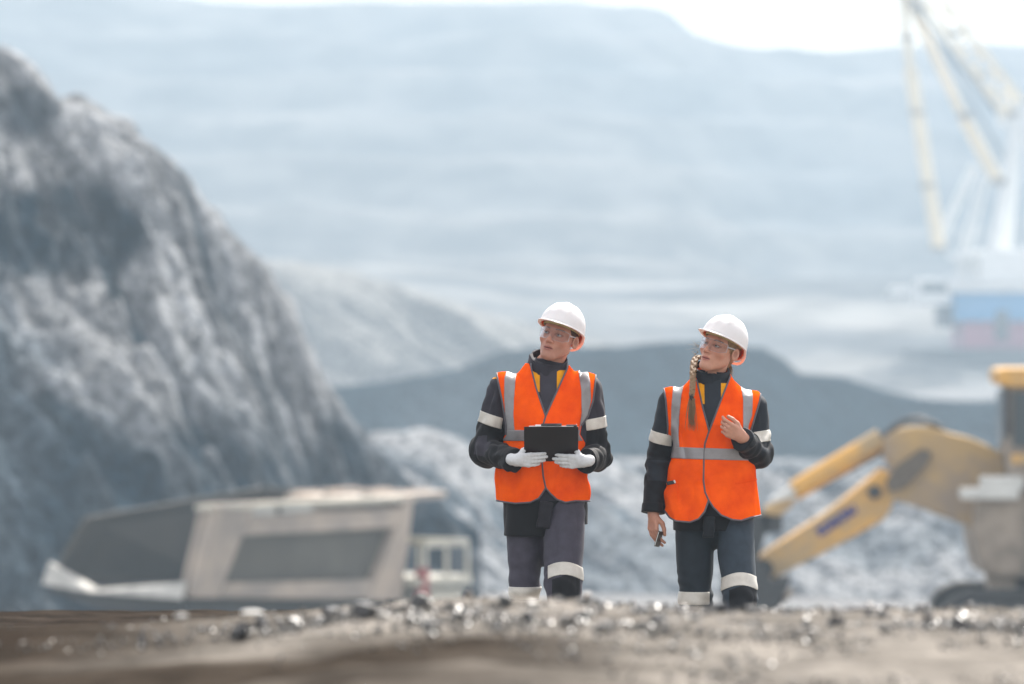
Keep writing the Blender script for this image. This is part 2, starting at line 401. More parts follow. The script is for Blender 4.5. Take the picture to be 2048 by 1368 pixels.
    for r in (-1, -2.4): m.bar(pt(r, 11.2, dz), pt(r, 11.2, dz+1.15), .12)
    for h in (1.15,):
        m.bar(pt(.8, 9.2, dz+h), pt(.8, 11.2, dz+h), .14, .2); m.bar(pt(.8, 11.2, dz+h), pt(-2.4, 11.2, dz+h), .14, .2)
    m.build('handrail', M_cream, root)
    m = MB(); m.tube(pt(.75, 9.1, dz-.4), pt(.75, 9.1, dz+.45), .2); m.build('extinguisher', M_red, root)
    for f, r, dual in ((3.3, -.6, 1), (3.3, -4.4, 1), (9.9, -.2, 0), (9.9, -4.8, 0)):
        wd = 1.5 if dual else .9; c = pt(r, f, 1.45)
        m = MB(); m.tube(c-lat*wd/2, c+lat*wd/2, 1.45, seg=40)
        me = m.build('wheel', M_rubber, root)
        m = MB(); m.tube(c-lat*(wd/2+.03), c+lat*(wd/2+.03), .72, seg=28).tube(c-lat*(wd/2+.12), c+lat*(wd/2+.12), .3, seg=20)
        m.build('rim', M_dust, me)
haul_truck()

# ---------------------------------------------------------------- hydraulic excavator at the right
def excavator():
    YE = 118.0
    c = at(2080, 1000, YE); base = Vector((c.x, YE, -10.6))
    root = empty('excavator', base)
    tag(root, 'yellow hydraulic excavator caked in dust, arm folded down behind the woman', 'excavator')
    def w(zx, zy, dy=0.):            # outline measured from the picture of the machine, in its own side plane
        p = at(1480+zx/2.4437, 700+zy/2.4437, YE); return Vector((p.x-base.x, dy, p.z-base.z))
    def plate(pts, y0, th, name, m, par=root, bevel=.05):
        b = MB(); b.prism([w(x, y, y0) for x, y in pts], (0, th, 0), bevel); return b.build(name, m, par)
    stick = plate([(92, 1010), (120, 985), (400, 805), (600, 650), (690, 575), (735, 600), (750, 680), (735, 770), (700, 825), (620, 870), (430, 975), (240, 1070), (150, 1118), (100, 1122), (78, 1080)], -.42, .85, 'stick', M_yel)
    for s in (-.5, .5):
        for x, y, r in ((110, 1065, .20), (650, 690, .14)):
            b = MB(); b.tube(w(x, y, s-.06), w(x, y, s+.06), r, seg=24); b.build('pin', M_dkmetal, stick)
    # maker's name along the stick
    fc = bpy.data.curves.new('name', 'FONT'); fc.body = 'KOMATSU'; fc.size = .24; fc.extrude = .01; fc.align_x = 'CENTER'; fc.align_y = 'CENTER'; fc.offset = .02
    tmp = bpy.data.objects.new('lettering', fc); C.objects.link(tmp)
    bpy.context.view_layer.update()
    me = bpy.data.meshes.new_from_object(tmp.evaluated_get(bpy.context.evaluated_depsgraph_get())); C.objects.unlink(tmp); bpy.data.objects.remove(tmp)
    me.materials.clear(); me.materials.append(M_letter)
    lt = link('lettering', me, stick); lt.location = w(468, 832, -.44)
    ang = math.atan2(160, 245)
    lt.rotation_euler = (Matrix.Rotation(-ang, 3, 'Y') @ Matrix.Rotation(R_(90), 3, 'X')).to_euler(); lt.scale = (.82, 1, 1)
    # boom: gooseneck from the house to the stick head
    plate([(690, 430), (740, 395), (830, 372), (930, 372), (1010, 400), (1120, 425), (1220, 470), (1300, 520), (1330, 640), (1250, 830), (1150, 870), (1030, 830), (900, 780), (800, 745), (715, 720), (700, 690), (760, 620), (700, 520)],
          -.45, .9, 'boom', M_yel_dusty, bevel=.08)
    b = MB(); b.prism([w(705, 640, -.6), w(760, 560, -.6), (w(880, 480, -.6)), w(930, 500, -.6), w(900, 560, -.6), w(800, 670, -.6), w(720, 690, -.6)], (0, .1, 0)); b.build('boom_bracket', mat('greasy_steel', lin((105, 95, 82)), .7, var=.3), root)
    b = MB()
    b.tube(w(262, 688, -.15), w(690, 432, -.15), .21, .23, 20); b.build('arm_cylinder', M_yel, root, True)
    b = MB(); b.tube(w(262, 728, -.1), w(690, 500, -.1), .06, seg=10); b.build('hydraulic_pipe', M_dkmetal, root)
    b = MB(); b.tube(w(170, 755, -.15), w(300, 668, -.15), .17, seg=14); b.build('cylinder_rod', M_worn, root, True)
    b = MB()
    b.prism([w(110, 800, -.35), w(120, 765, -.35), w(180, 735, -.35), w(250, 720, -.35), (w(255, 760, -.35)), w(190, 810, -.35)], (0, .5, 0), .03)
    b.build('linkage', M_yel_dusty, root)
    b = MB(); b.bar(w(150, 790, -.1), w(160, 890, -.1), .35, .4); b.bar(w(100, 800, -.1), w(40, 1010, -.1), .35, .4); b.build('bucket_link', M_dkmetal, root)
    # hoses looping over the boom top
    for o in (0, .25):
        prev = None; b = MB()
        for i in range(11):
            t = i/10; q = w(690+300*t, 430-40*t-75*math.sin(math.pi*t), -.3+o)
            if prev is not None: b.tube(prev, q, .06, seg=8)
            prev = q
        b.build('hose', M_dkmetal, root)
    # bucket
    bk = plate([(-70, 960), (20, 940), (110, 1060), (150, 1120), (240, 1100), (215, 1170), (170, 1260), (100, 1330), (0, 1340), (-90, 1240)], -1.1, 2.2, 'bucket', M_dkmetal, bevel=.06)
    for i in range(5):
        b = MB(); b.prism([w(170, 1255, -1.0+i*.45), w(215, 1200, -1.0+i*.45), (w(262, 1170, -1.0+i*.45))], (0, .2, 0)); b.build('tooth', M_dust, bk)
    # house, cab, counterweight, tracks
    b = MB()
    b.prism([w(1130, 720, -1.5), w(1180, 690, -1.5), w(1290, 650, -1.5), w(2150, 640, -1.5), w(2200, 1000, -1.5), w(2100, 1090, -1.5), w(1240, 1100, -1.5), w(1160, 1080, -1.5), w(1120, 900, -1.5)], (0, 3.3, 0), .12)
    b.build('house', M_dust, root)
    b = MB()
    for i in range(9):
        b.box(w(1400+i*75, 800, -1.53), (.12, .06, 1.9))
    b.box(w(1470, 645, -1.2), (2.2, .5, .2))
    b.build('house_trim', M_dkmetal, root)
    cab = MB(); cab.prism([w(1275, 175, -1.7), w(1640, 170, -1.7), w(1650, 640, -1.7), w(1290, 650, -1.7), w(1270, 480, -1.7)], (0, 1.9, 0), .1)
    cab = cab.build('cab', M_dust, root)
    b = MB(); b.prism([w(1300, 200, -1.74), w(1450, 200, -1.74), w(1450, 460, -1.74), w(1300, 460, -1.74)], (0, .08, 0)); b.prism([w(1480, 200, -1.74), w(1610, 200, -1.74), w(1610, 460, -1.74), w(1480, 460, -1.74)], (0, .08, 0))
    b.prism([w(1268, 195, -1.5), w(1268, 440, -1.5), w(1268, 440, .1), w(1268, 195, .1)], (-.05, 0, 0))
    b.build('window', M_glass, cab)
    b = MB(); b.prism([w(1225, 95, -1.9), w(1260, 82, -1.9), w(1660, 82, -1.9), w(1670, 178, -1.9), (w(1290, 180, -1.9)), w(1230, 160, -1.9)], (0, 2.3, 0), .06); b.build('cab_roof', M_yel, cab)
    b = MB(); b.prism([w(1290, 498, -1.78), w(1660, 498, -1.78), w(1660, 545, -1.78), w(1290, 545, -1.78)], (0, .1, 0)); b.build('yellow_band', M_yel, cab)
    b = MB(); b.box(w(1245, 640, -1.6), (.9, .4, .3), None, .05); b.box(w(1185, 690, -1.6), (1.2, .5, .25), None, .05); b.build('step_light', M_worn, root)
    b = MB(); b.tube(w(1640, 1130, 0), w(1640, 1060, 0), 1.6, seg=36); b.build('slew_ring', M_dkmetal, root)
    b = MB(); b.prism([w(1190, 1080, -1.2), w(1300, 1060, -1.2), w(1330, 1130, -1.2), w(1300, 1230, -1.2), w(1200, 1180, -1.2)], (0, 1, 0)); b.build('frame', M_dust, root)
    for y0 in (-2.3, 1.4):
        tr = plate([(960, 1240), (1000, 1185), (1090, 1150), (2150, 1150), (2240, 1200), (2260, 1290), (2200, 1370), (1050, 1370), (970, 1310)], y0, .9, 'track', M_rubber, bevel=.08)
        b = MB()
        for x in range(1090, 2200, 110): b.tube(w(x, 1300, y0-.05), w(x, 1300, y0+.95), .38, seg=18)
        b.build('roller', M_dkmetal, tr)
    b = MB()
    for (p, q) in (((1330, 70), (1330, -10)), ((1330, -10), (1640, -10)), ((1640, 80), (1640, -10))): pass
    b.box(w(1262, 300, -1.95), (.12, .3, .9)); b.build('mirror', M_dkmetal, cab)
excavator()

# ---------------------------------------------------------------- walking dragline far off in the haze
def dragline():
    YD = 560.0; k = 1.71
    c = at(2040, 700, YD); base = Vector((c.x, YD, CAMZ+(HY-745)*YD/FPX))
    root = empty('dragline_crane', (at(2040, 700, 800).x, 800, CAMZ+(HY-745)*800/FPX)); root.scale = (800/560,)*3
    tag(root, 'huge pale dragline crane with lattice boom and blue and red machine house, faded by haze', 'dragline')
    def w(zx, zy, dy=0.):
        p = at(1700+zx/k, zy/k, YD); return Vector((p.x-base.x, dy, p.z-base.z))
    def box(x0, y0, x1, y1, d0, d1, name, m, par=root):
        b = MB(); b.prism([w(x0, y0, d0), w(x1, y0, d0), w(x1, y1, d0), w(x0, y1, d0)], (0, d1-d0, 0), .15); return b.build(name, m, par)
    def lattice(a, b_, wd, name, m, n=10, r=.22, wd2=None):
        b = MB(); a = Vector(a); b_ = Vector(b_); d = (b_-a).normalized(); s = d.cross(Vector((0, 1, 0))).normalized(); t = Vector((0, 1, 0)); wd2 = wd2 or wd
        cs = []
        for u in (-1, 1):
            for v in (-1, 1):
                b.bar(a+(s*u+t*v)*wd/2, b_+(s*u+t*v)*wd2/2, r*1.4)
        for i in range(n):
            f0 = i/n; f1 = (i+1)/n; p0 = a.lerp(b_, f0); p1 = a.lerp(b_, f1); w0 = (wd+(wd2-wd)*f0)/2; w1 = (wd+(wd2-wd)*f1)/2
            sg = 1 if i % 2 else -1
            for v in (-1, 1): b.bar(p0+(s*sg)*w0+t*v*w0, p1-(s*sg)*w1+t*v*w1, r)
            for u in (-1, 1): b.bar(p0+(t*sg)*w0+s*u*w0, p1-(t*sg)*w1+s*u*w1, r)
        return b.build(name, m, root)
    def strut(a, b_, wd, name, m): b = MB(); b.tube(a, b_, wd/2, wd/2, 14); return b.build(name, m, root, True)
    strut(w(165, -140), w(208, 250), .85, 'front_mast', M_boom)
    strut(w(206, 235), w(305, 855), 1.35, 'front_mast', M_boom)
    for (x, y, sz) in [(x, y, (1.6, 1.6, .4)) for x, y in ((195, 130), (228, 385), (262, 635), (300, 850))]+[(x, y, (1.4, 1.6, .7)) for x, y in ((235, 25), (395, 395), (350, 115), (440, 255), (545, 390), (510, 620))]:
        b = MB(); b.box(w(x, y), sz, None, .1); b.build('joint_collar', M_dust, root)
    strut(w(120, -200, 3), w(395, 395, 3), .95, 'rear_strut', M_boom); strut(w(395, 395, 3), w(520, 625, 3), 1.25, 'rear_strut', M_boom)
    lattice(w(130, -200), w(560, 372), 1.7, 'boom', M_boom, 16, .26, 2.2)
    b = MB()
    for o in (0, .8): b.bar(w(180, -30, o), w(500, 385, o), .28); b.bar(w(215, -10, o), w(560, 600, o), .2)
    b.bar(w(560, 370), w(900, 700), .3); b.bar(w(560, 380, 2), w(980, 860, 2), .3)
    b.build('cable', M_dkmetal, root)
    strut(w(575, 390), w(498, 860), 1.25, 'gantry_leg', M_mast); strut(w(590, 390, 4), w(545, 860, 4), 1.1, 'gantry_leg', M_mast); strut(w(575, 390), w(760, 860), 1.2, 'gantry_leg', M_mast)
    b = MB(); b.box(w(570, 395, 2), (3, 5, 1.8)); b.box(w(545, 330, 2), (1.2, 3, 2)); b.build('gantry_head', M_mast, root)
    lattice(w(465, 600, 2), w(382, 935, 2), .8, 'brace', M_mast, 9, .13); lattice(w(440, 560, 5), w(312, 830, 5), .6, 'brace', M_mast, 9, .11)
    box(340, 1000, 900, 1098, -6, 10, 'house_upper', M_blue); box(372, 1098, 900, 1192, -5.5, 9.5, 'house_lower', M_maroon)
    box(440, 852, 900, 975, -3, 8, 'engine_room', M_white)
    b = MB(); b.prism([w(325, 978, -6.5), w(920, 978, -6.5), w(920, 1000, -6.5), w(325, 1000, -6.5)], (0, 17, 0)); b.build('deck', M_white, root)
    b = MB()
    for i in range(14): b.bar(w(335+i*40, 978, -6.3), w(335+i*40, 940, -6.3), .15)
    b.bar(w(335, 940, -6.3), w(870, 940, -6.3), .15); b.bar(w(335, 960, -6.3), w(870, 960, -6.3), .12); b.build('handrail', M_white, root)
    box(480, 1062, 522, 1162, -6.2, -5.4, 'door', M_dkmetal)
    cb = box(212, 955, 322, 1042, -8, -3, 'operator_cab', M_white)
    b = MB(); b.prism([w(225, 970, -8.1), w(310, 970, -8.1), w(310, 1000, -8.1), w(225, 1000, -8.1)], (0, .2, 0)); b.build('window', M_glass, cb)
    b = MB(); b.prism([w(345, 868, -2), w(450, 868, -2), w(450, 886, -2), w(345, 886, -2)], (0, 6, 0)); b.bar(w(380, 886), w(380, 978), .8); b.bar(w(410, 886), w(410, 978), .8); b.build('walkway', M_white, root)
    box(300, 1045, 345, 1120, -4, 4, 'fairlead', M_dkmetal)
    b = MB(); b.tube(w(640, 1192, 2), w(640, 1275, 2), 13, seg=40); b.build('base_tub', M_dkmetal, root)
    b = MB(); b.prism([w(400, 1200, -9), w(860, 1200, -9), w(900, 1280, -9), w(380, 1280, -9)], (0, 2.5, 0), .2); b.build('walking_shoe', M_dkmetal, root)
dragline()

def small_truck():
    p = at(1792, 588, 900)
    root = empty('utility_truck', (p.x, 900, CAMZ+(HY-598)*900/FPX))
    tag(root, 'tiny white box truck parked on the pale bench beside the dragline', 'truck')
    b = MB(); b.box((.6, 0, 1.35), (2.6, 1.6, 1.3), None, .08); b.build('cargo_box', M_white, root)
    cb = MB(); cb.box((-1.15, 0, 1.1), (.85, 1.5, 1.0), None, .12); cb = cb.build('cab', M_white, root)
    b = MB(); b.box((-1.3, 0, 1.3), (.7, 1.54, .35)); b.build('window', M_glass, cb)
    for x in (-1.0, 1.1):
        for y in (-.7, .7): b = MB(); b.tube((x, y-.12, .36), (x, y+.12, .36), .36); b.build('wheel', M_rubber, root)
small_truck()

# ================================================================= GRAVEL AND ROCKS
M_stone = mat('broken_coal_stone', (1, 1, 1), .36, var=.4, scale=9, attr=True, spec=.6, bump=.2, bscale=40, bdist=.004)
def ico(seed, sub=1):
    bm = bmesh.new(); bmesh.ops.create_icosphere(bm, subdivisions=sub, radius=1)
    V = np.array([v.co[:] for v in bm.verts]); F = np.array([[v.index for v in f.verts] for f in bm.faces]); bm.free()
    r = np.random.RandomState(seed); V = V*(1+.28*noise(V*1.3+seed*7.1, seed))[:, None]
    for _ in range(7):        # chip flat faces off
        n = r.normal(size=3); n /= np.linalg.norm(n); d = r.uniform(.5, .85); k = V@n; V = V-np.maximum(k-d, 0)[:, None]*n
    return V, F
def rot_rand(r):
    q = r.normal(size=4); q /= np.linalg.norm(q); a, b, c, d = q
    return np.array([[a*a+b*b-c*c-d*d, 2*(b*c-a*d), 2*(b*d+a*c)], [2*(b*c+a*d), a*a-b*b+c*c-d*d, 2*(c*d-a*b)], [2*(b*d-a*c), 2*(c*d+a*b), a*a-b*b-c*c+d*d]])
def gravel():
    r = np.random.RandomState(7); vars_ = [ico(s) for s in range(8)]
    VV, FF, CC = [], [], []; n0 = 0
    N = 0; want = 10000; pal = np.array([[.016, .016, .017], [.04, .037, .033], [.075, .066, .056], [.17, .155, .13], [.065, .053, .042]])
    while N < want:
        Y = 11.2+r.uniform()**.8*7.3 if r.uniform() < .35 else r.normal(16.6, .35)
        W = 1.45*Y*.09+.35; X = r.uniform(-W, W)
        px = CX+X*FPX/Y
        # gravel lies along the crest and spreads towards the camera on the right
        lim = np.interp(px, [-200, 300, 650, 1000, 1300, 1600, 2100], [16.4, 16.2, 15.9, 15.3, 14.0, 12.2, 11.2])
        dens = sstep(lim-.8, lim+.7, Y)*np.interp(px, [0, 450, 700, 1000, 2100], [.03, .18, .7, 1, 1])
        if Y > 18: dens *= .5
        if r.uniform() > dens+.02: continue
        s = .003+.010*r.uniform()**2+(.026*r.uniform() if r.uniform() < .03 and Y > 16 else 0)
        V, F = vars_[r.randint(8)]
        z = float(ground_z(np.array([X]), np.array([Y]))[0])
        v = (V*np.array([1, 1, .7])*s)@rot_rand(r).T+np.array([X, Y, z+s*.35])
        VV.append(v); FF.append(F+n0); n0 += len(v); CC.append(np.repeat(pal[r.choice(5, p=[.3, .3, .22, .08, .10])][None]*r.uniform(.8, 1.25), len(v), 0)); N += 1
    me = np_mesh('gravel', np.concatenate(VV), np.concatenate(FF), M_stone, False, np.concatenate(CC))
    tag(link('gravel', me), kind='stuff')
gravel()
def rock(px, py, wpx, hpx, Y, label, col, seed):
    p = at(px, py, Y); V, F = ico(seed, 3); k = Y/FPX/2
    V = V+.05*noise(V*4, seed)[:, None]*V
    V = V*np.array([wpx*k, (wpx+hpx)*k/2, hpx*k])
    me = np_mesh('rock', V, F, M_stone, False, np.repeat(np.array([col]), len(V), 0))
    o = link('rock', me); o.location = p; tag(o, label, 'rock', 'loose rocks along the crest')
rock(733, 1219, 54, 44, 16.4, 'largest dark angular rock on the crest, right of the dump bed', (.035, .035, .035), 1)
rock(838, 1206, 42, 34, 16.6, 'dark lump of rock on the crest below the truck handrail', (.04, .04, .04), 2)
rock(663, 1222, 34, 18, 16.4, 'low flat dark rock on the crest under the truck side panel', (.04, .045, .05), 3)
rock(508, 1224, 62, 10, 16.2, 'thin pale flat stone on the crest in front of the dump bed', (.55, .54, .5), 4)
rock(1012, 1206, 30, 42, 16.8, "dark upright rock at the man's back foot", (.035, .035, .035), 5)
rock(1206, 1255, 34, 26, 14.6, 'small dark rock between the man and the woman, nearer the camera', (.03, .025, .022), 6)
rock(362, 1234, 40, 14, 16.0, 'small grey stone at the left end of the crest gravel', (.2, .2, .19), 7)
rock(1735, 1222, 110, 20, 17.2, 'long low dark rock on the crest below the excavator arm', (.05, .045, .045), 8)

# ================================================================= IMPLICIT SURFACES (for people and clothes)
def sdf_mesh(name, f, lo, hi, h, m, parent=None, colf=None, B=8):
    lo = np.array(lo, float); hi = np.array(hi, float)
    nb = np.ceil((hi-lo)/h/B).astype(int)+1; n = nb*B
    bc = np.stack(np.meshgrid(*[np.arange(k) for k in nb], indexing='ij'), -1).reshape(-1, 3)
    cen = lo+(bc*B+(B-1)/2)*h
    d = f(cen)
    F = np.where(d < 0, -1., 1.).reshape(nb).astype(np.float32)
    F = np.repeat(np.repeat(np.repeat(F, B, 0), B, 1), B, 2)
    act = bc[np.abs(d) < B*h*.87*1.35+.008]
    off = np.stack(np.meshgrid(*[np.arange(B)]*3, indexing='ij'), -1).reshape(-1, 3)
    for i in range(0, len(act), 600):
        I = (act[i:i+600, None, :]*B+off[None]).reshape(-1, 3)
        F[I[:, 0], I[:, 1], I[:, 2]] = f(lo+I*h)
    S = F < 0
    c = np.zeros(n-1, np.int8)
    sl_ = [slice(None, -1), slice(1, None)]
    for a in (0, 1):
        for b in (0, 1):
            for e in (0, 1): c += S[sl_[a], sl_[b], sl_[e]]
    cells = np.argwhere((c > 0) & (c < 8)); del c
    V = np.zeros((len(cells), 3)); W = np.zeros(len(cells))
    cr = [np.array(t) for t in ((0, 0, 0), (1, 0, 0), (0, 1, 0), (0, 0, 1))]
    for ax in range(3):
        o1, o2 = [k for k in range(3) if k != ax]
        for a in (0, 1):
            for b in (0, 1):
                q = np.zeros(3, int); q[o1] = a; q[o2] = b; e = q.copy(); e[ax] = 1
                p = cells+q; r = cells+e
                fa = F[p[:, 0], p[:, 1], p[:, 2]]; fb = F[r[:, 0], r[:, 1], r[:, 2]]
                x = (fa < 0) != (fb < 0); t = np.where(x, fa/np.where(fa == fb, 1, fa-fb), 0)
                V += np.where(x[:, None], p+(e-q)[None]*t[:, None], 0); W += x
    V = lo+V/W[:, None]*h
    vid = np.full(n, -1, np.int32); vid[cells[:, 0], cells[:, 1], cells[:, 2]] = np.arange(len(cells))
    Q = []
    for ax in range(3):
        b, e = (ax+1) % 3, (ax+2) % 3
        s0 = [slice(None)]*3; s1 = [slice(None)]*3; s0[ax] = slice(None, -1); s1[ax] = slice(1, None)
        ed = np.argwhere(S[tuple(s0)] != S[tuple(s1)])
        ins = S[ed[:, 0], ed[:, 1], ed[:, 2]]
        def g(db, de):
            p = ed.copy(); p[:, b] += db; p[:, e] += de; return vid[p[:, 0], p[:, 1], p[:, 2]]
        q = np.stack([g(-1, -1), g(0, -1), g(0, 0), g(-1, 0)], 1)
        q = np.where(ins[:, None], q, q[:, ::-1]); Q.append(q)
    Q = np.concatenate(Q); Q = Q[(Q >= 0).all(1)]
    me = np_mesh(name, V, Q, m, True, None if colf is None else colf(V))
    return link(name, me, parent)
def smin(a, b, k):
    h = np.clip(.5+.5*(b-a)/k, 0, 1); return b*(1-h)+a*h-k*h*(1-h)
def smax(a, b, k): return -smin(-a, -b, k)
def ell(P, c, r):
    q = P-np.array(c); r = np.array(r); k0 = np.linalg.norm(q/r, axis=1); k1 = np.linalg.norm(q/(r*r), axis=1)
    return k0*(k0-1)/np.maximum(k1, 1e-9)
def rc(P, a, b, ra, rb, sq=None):
    a = np.array(a, float); b = np.array(b, float); d = b-a; q = P-a
    t = np.clip(q@d/(d@d), 0, 1); v = q-t[:, None]*d
    if sq is not None: v = v*np.array(sq)
    return np.linalg.norm(v, axis=1)-(ra+(rb-ra)*t)
def seg_t(P, a, b):
    a = np.array(a, float); d = np.array(b, float)-a; L = np.linalg.norm(d); return (P-a)@d/L, L
def rbox(P, c, hs, r=0., R=None):
    q = P-np.array(c)
    if R is not None: q = q@R
    q = np.abs(q)-(np.array(hs)-r)
    return np.linalg.norm(np.maximum(q, 0), axis=1)+np.minimum(q.max(1), 0)-r
def poly(P2, V):
    V = np.array(V, float); d = np.full(len(P2), 1e9); s = np.ones(len(P2)); n = len(V); j = n-1
    for i in range(n):
        e = V[j]-V[i]; w_ = P2-V[i]; t = np.clip(w_@e/(e@e), 0, 1); b = w_-t[:, None]*e
        d = np.minimum(d, (b*b).sum(1))
        c1 = P2[:, 1] >= V[i, 1]; c2 = P2[:, 1] < V[j, 1]; c3 = e[0]*w_[:, 1] > e[1]*w_[:, 0]
        s = np.where((c1 & c2 & c3) | (~c1 & ~c2 & ~c3), -s, s); j = i
    return s*np.sqrt(d)
def pline(P2, V):
    V = np.array(V, float); d = np.full(len(P2), 1e9)
    for i in range(len(V)-1):
        e = V[i+1]-V[i]; w_ = P2-V[i]; t = np.clip(w_@e/(e@e), 0, 1); b = w_-t[:, None]*e; d = np.minimum(d, (b*b).sum(1))
    return np.sqrt(d)
def loft(P, prof):
    """prof rows: z, cx, cy, a, b ; superelliptic tube"""
    pr = np.array(sorted(prof), float); z = P[:, 2]
    zz = np.clip(z, pr[0, 0], pr[-1, 0])
    cx, cy, a, b = [np.interp(zz, pr[:, 0], pr[:, k]) for k in (1, 2, 3, 4)]
    u = np.abs((P[:, 0]-cx)/a); v = np.abs((P[:, 1]-cy)/b); n = 2.5
    r = (u**n+v**n)**(1/n)
    gr = np.maximum(np.sqrt((P[:, 0]-cx)**2+(P[:, 1]-cy)**2), 1e-5)
    d = gr*(1-1/np.maximum(r, 1e-4)); d = np.where(r < .2, -np.minimum(a, b)*.8, d)
    dz = np.maximum(pr[0, 0]-z, z-pr[-1, 0])
    return np.where(dz > 0, np.sqrt(np.maximum(d, 0)**2+dz**2), np.maximum(d, dz*1.0))
def folds(P, k, amp, seed, sharp=1.):
    """cloth creases: ridged noise stretched along one direction; k = frequencies per axis"""
    v = noise(P@np.array(k, float), seed) if np.ndim(k) == 2 else noise(P*np.array(k), seed)
    return amp*(1-2*np.abs(v)**sharp)*1.0
def creases(P, k, amp, seed):
    n = noise(P*np.array(k), seed); m = sstep(-.1, .5, noise(P*4.+3, seed+1)); return -amp*m*np.exp(-(n/.13)**2)
def rotm(x, y, z):   # degrees: pitch about x, yaw about z, roll about y
    return np.array(Matrix.Rotation(R_(y), 3, 'Y') @ Matrix.Rotation(R_(z), 3, 'Z') @ Matrix.Rotation(R_(x), 3, 'X'))

# ---------------------------------------------------------------- materials for people
M_skin = mat('skin', (1, 1, 1), .5, var=.08, scale=60, attr=True, bump=.08, bscale=500, spec=.4, bdist=.002)
M_skin.node_tree.nodes['Principled BSDF'].inputs['Subsurface Weight'].default_value = .12
M_skin.node_tree.nodes['Principled BSDF'].inputs['Subsurface Radius'].default_value = (.01, .004, .002)
M_eye = mat('eyeball', (1, 1, 1), .15, var=.02, attr=True)
M_cloth = mat('workwear_cloth', (1, 1, 1), .75, var=.22, scale=22, attr=True, bump=.35, bscale=900, sheen=.06, bdist=.002, spec=.3)
M_vest = mat('orange_vest_fabric', (.98, .115, .003), .7, var=.10, lo=.3, hi=.62, detail=8, scale=7, bump=.3, bscale=1100, bdist=.002, spec=.08, col2=(.78, .062, .003))
def translucent(m, col, f):
    n = m.node_tree; b = n.nodes['Principled BSDF']; t = n.nodes.new('ShaderNodeBsdfTranslucent'); t.inputs[0].default_value = (*col, 1)
    x = n.nodes.new('ShaderNodeMixShader'); x.inputs[0].default_value = f
    n.links.new(b.outputs[0], x.inputs[1]); n.links.new(t.outputs[0], x.inputs[2]); n.links.new(x.outputs[0], n.nodes['Material Output'].inputs[0])
M_tape = mat('grey_reflective_tape', lin((142, 140, 142)), .38, metal=.25, var=.14, scale=30, bump=.12, bscale=700, bdist=.002)
M_band = mat('pale_sleeve_tape', lin((205, 200, 190)), .42, metal=.1, var=.12, scale=30, bump=.12, bscale=700, bdist=.002)
M_bind = mat('dark_grey_binding', lin((92, 88, 94)), .6, var=.2, scale=60)
M_helm = mat('white_helmet_plastic', (.84, .85, .86), .25, var=.10, scale=14, spec=.5, lo=.3, hi=.5)
M_helmglow = mat('helmet_sun_glow', (.9, .36, .16), .5, var=.12, scale=40)  # orange of sunlight through the shell, put into an added inner layer
translucent(M_helm, (1.0, .55, .32), .2); translucent(M_helmglow, (1.0, .33, .10), .7)
M_strap = mat('helmet_harness', (.55, .50, .22), .6, var=.2, scale=50)
M_glove = mat('white_knit_glove', lin((212, 214, 216)), .85, var=.10, scale=60, bump=.35, bscale=1400, bdist=.0015)
M_black = mat('black_plastic', (.012, .012, .014), .35, var=.3, scale=20)
M_board = mat('black_clipboard', (.014, .010, .011), .42, var=.35, scale=15)
M_paper = mat('white_paper', (.85, .85, .84), .7, var=.03)
M_boot = mat('black_boot_leather', (.02, .018, .017), .5, var=.3, scale=30, bump=.3, bscale=200)
M_hairb = mat('short_brown_hair', (.05, .03, .02), .55, var=.5, scale=160)
M_hairf = mat('blond_hair', lin((150, 122, 90)), .6, var=.4, scale=220, stretch=(1, 1, .25), bump=.5, bscale=420, bdist=.003)
translucent(M_hairf, lin((225, 200, 165)), .18)
M_nail = mat('pale_nail', (.8, .7, .68), .25, var=.05)
def lens_mat():
    m = bpy.data.materials.new('clear_lens'); m.use_nodes = True; n = m.node_tree; N = n.nodes
    N.remove(N['Principled BSDF']); t = N.new('ShaderNodeBsdfTransparent'); t.inputs[0].default_value = (.93, .93, .94, 1)
    g = N.new('ShaderNodeBsdfGlossy'); g.inputs[0].default_value = (.6, .6, .62, 1); g.inputs['Roughness'].default_value = .06
    fr = N.new('ShaderNodeFresnel'); fr.inputs[0].default_value = 1.32
    x = N.new('ShaderNodeMixShader'); q_ = N.new('ShaderNodeMath'); q_.operation = 'MULTIPLY'; q_.inputs[1].default_value = .4; n.links.new(fr.outputs[0], q_.inputs[0]); n.links.new(q_.outputs[0], x.inputs[0]); n.links.new(t.outputs[0], x.inputs[1]); n.links.new(g.outputs[0], x.inputs[2])
    n.links.new(x.outputs[0], N['Material Output'].inputs[0]); return m
M_lens = lens_mat()
M_frame = mat('clear_plastic_rim', (.62, .62, .66), .15, var=.05)
_n = M_frame.node_tree; _t = _n.nodes.new('ShaderNodeBsdfTransparent'); _x = _n.nodes.new('ShaderNodeMixShader'); _x.inputs[0].default_value = .5
_n.links.new(_n.nodes['Principled BSDF'].outputs[0], _x.inputs[1]); _n.links.new(_t.outputs[0], _x.inputs[2]); _n.links.new(_x.outputs[0], _n.nodes['Material Output'].inputs[0])

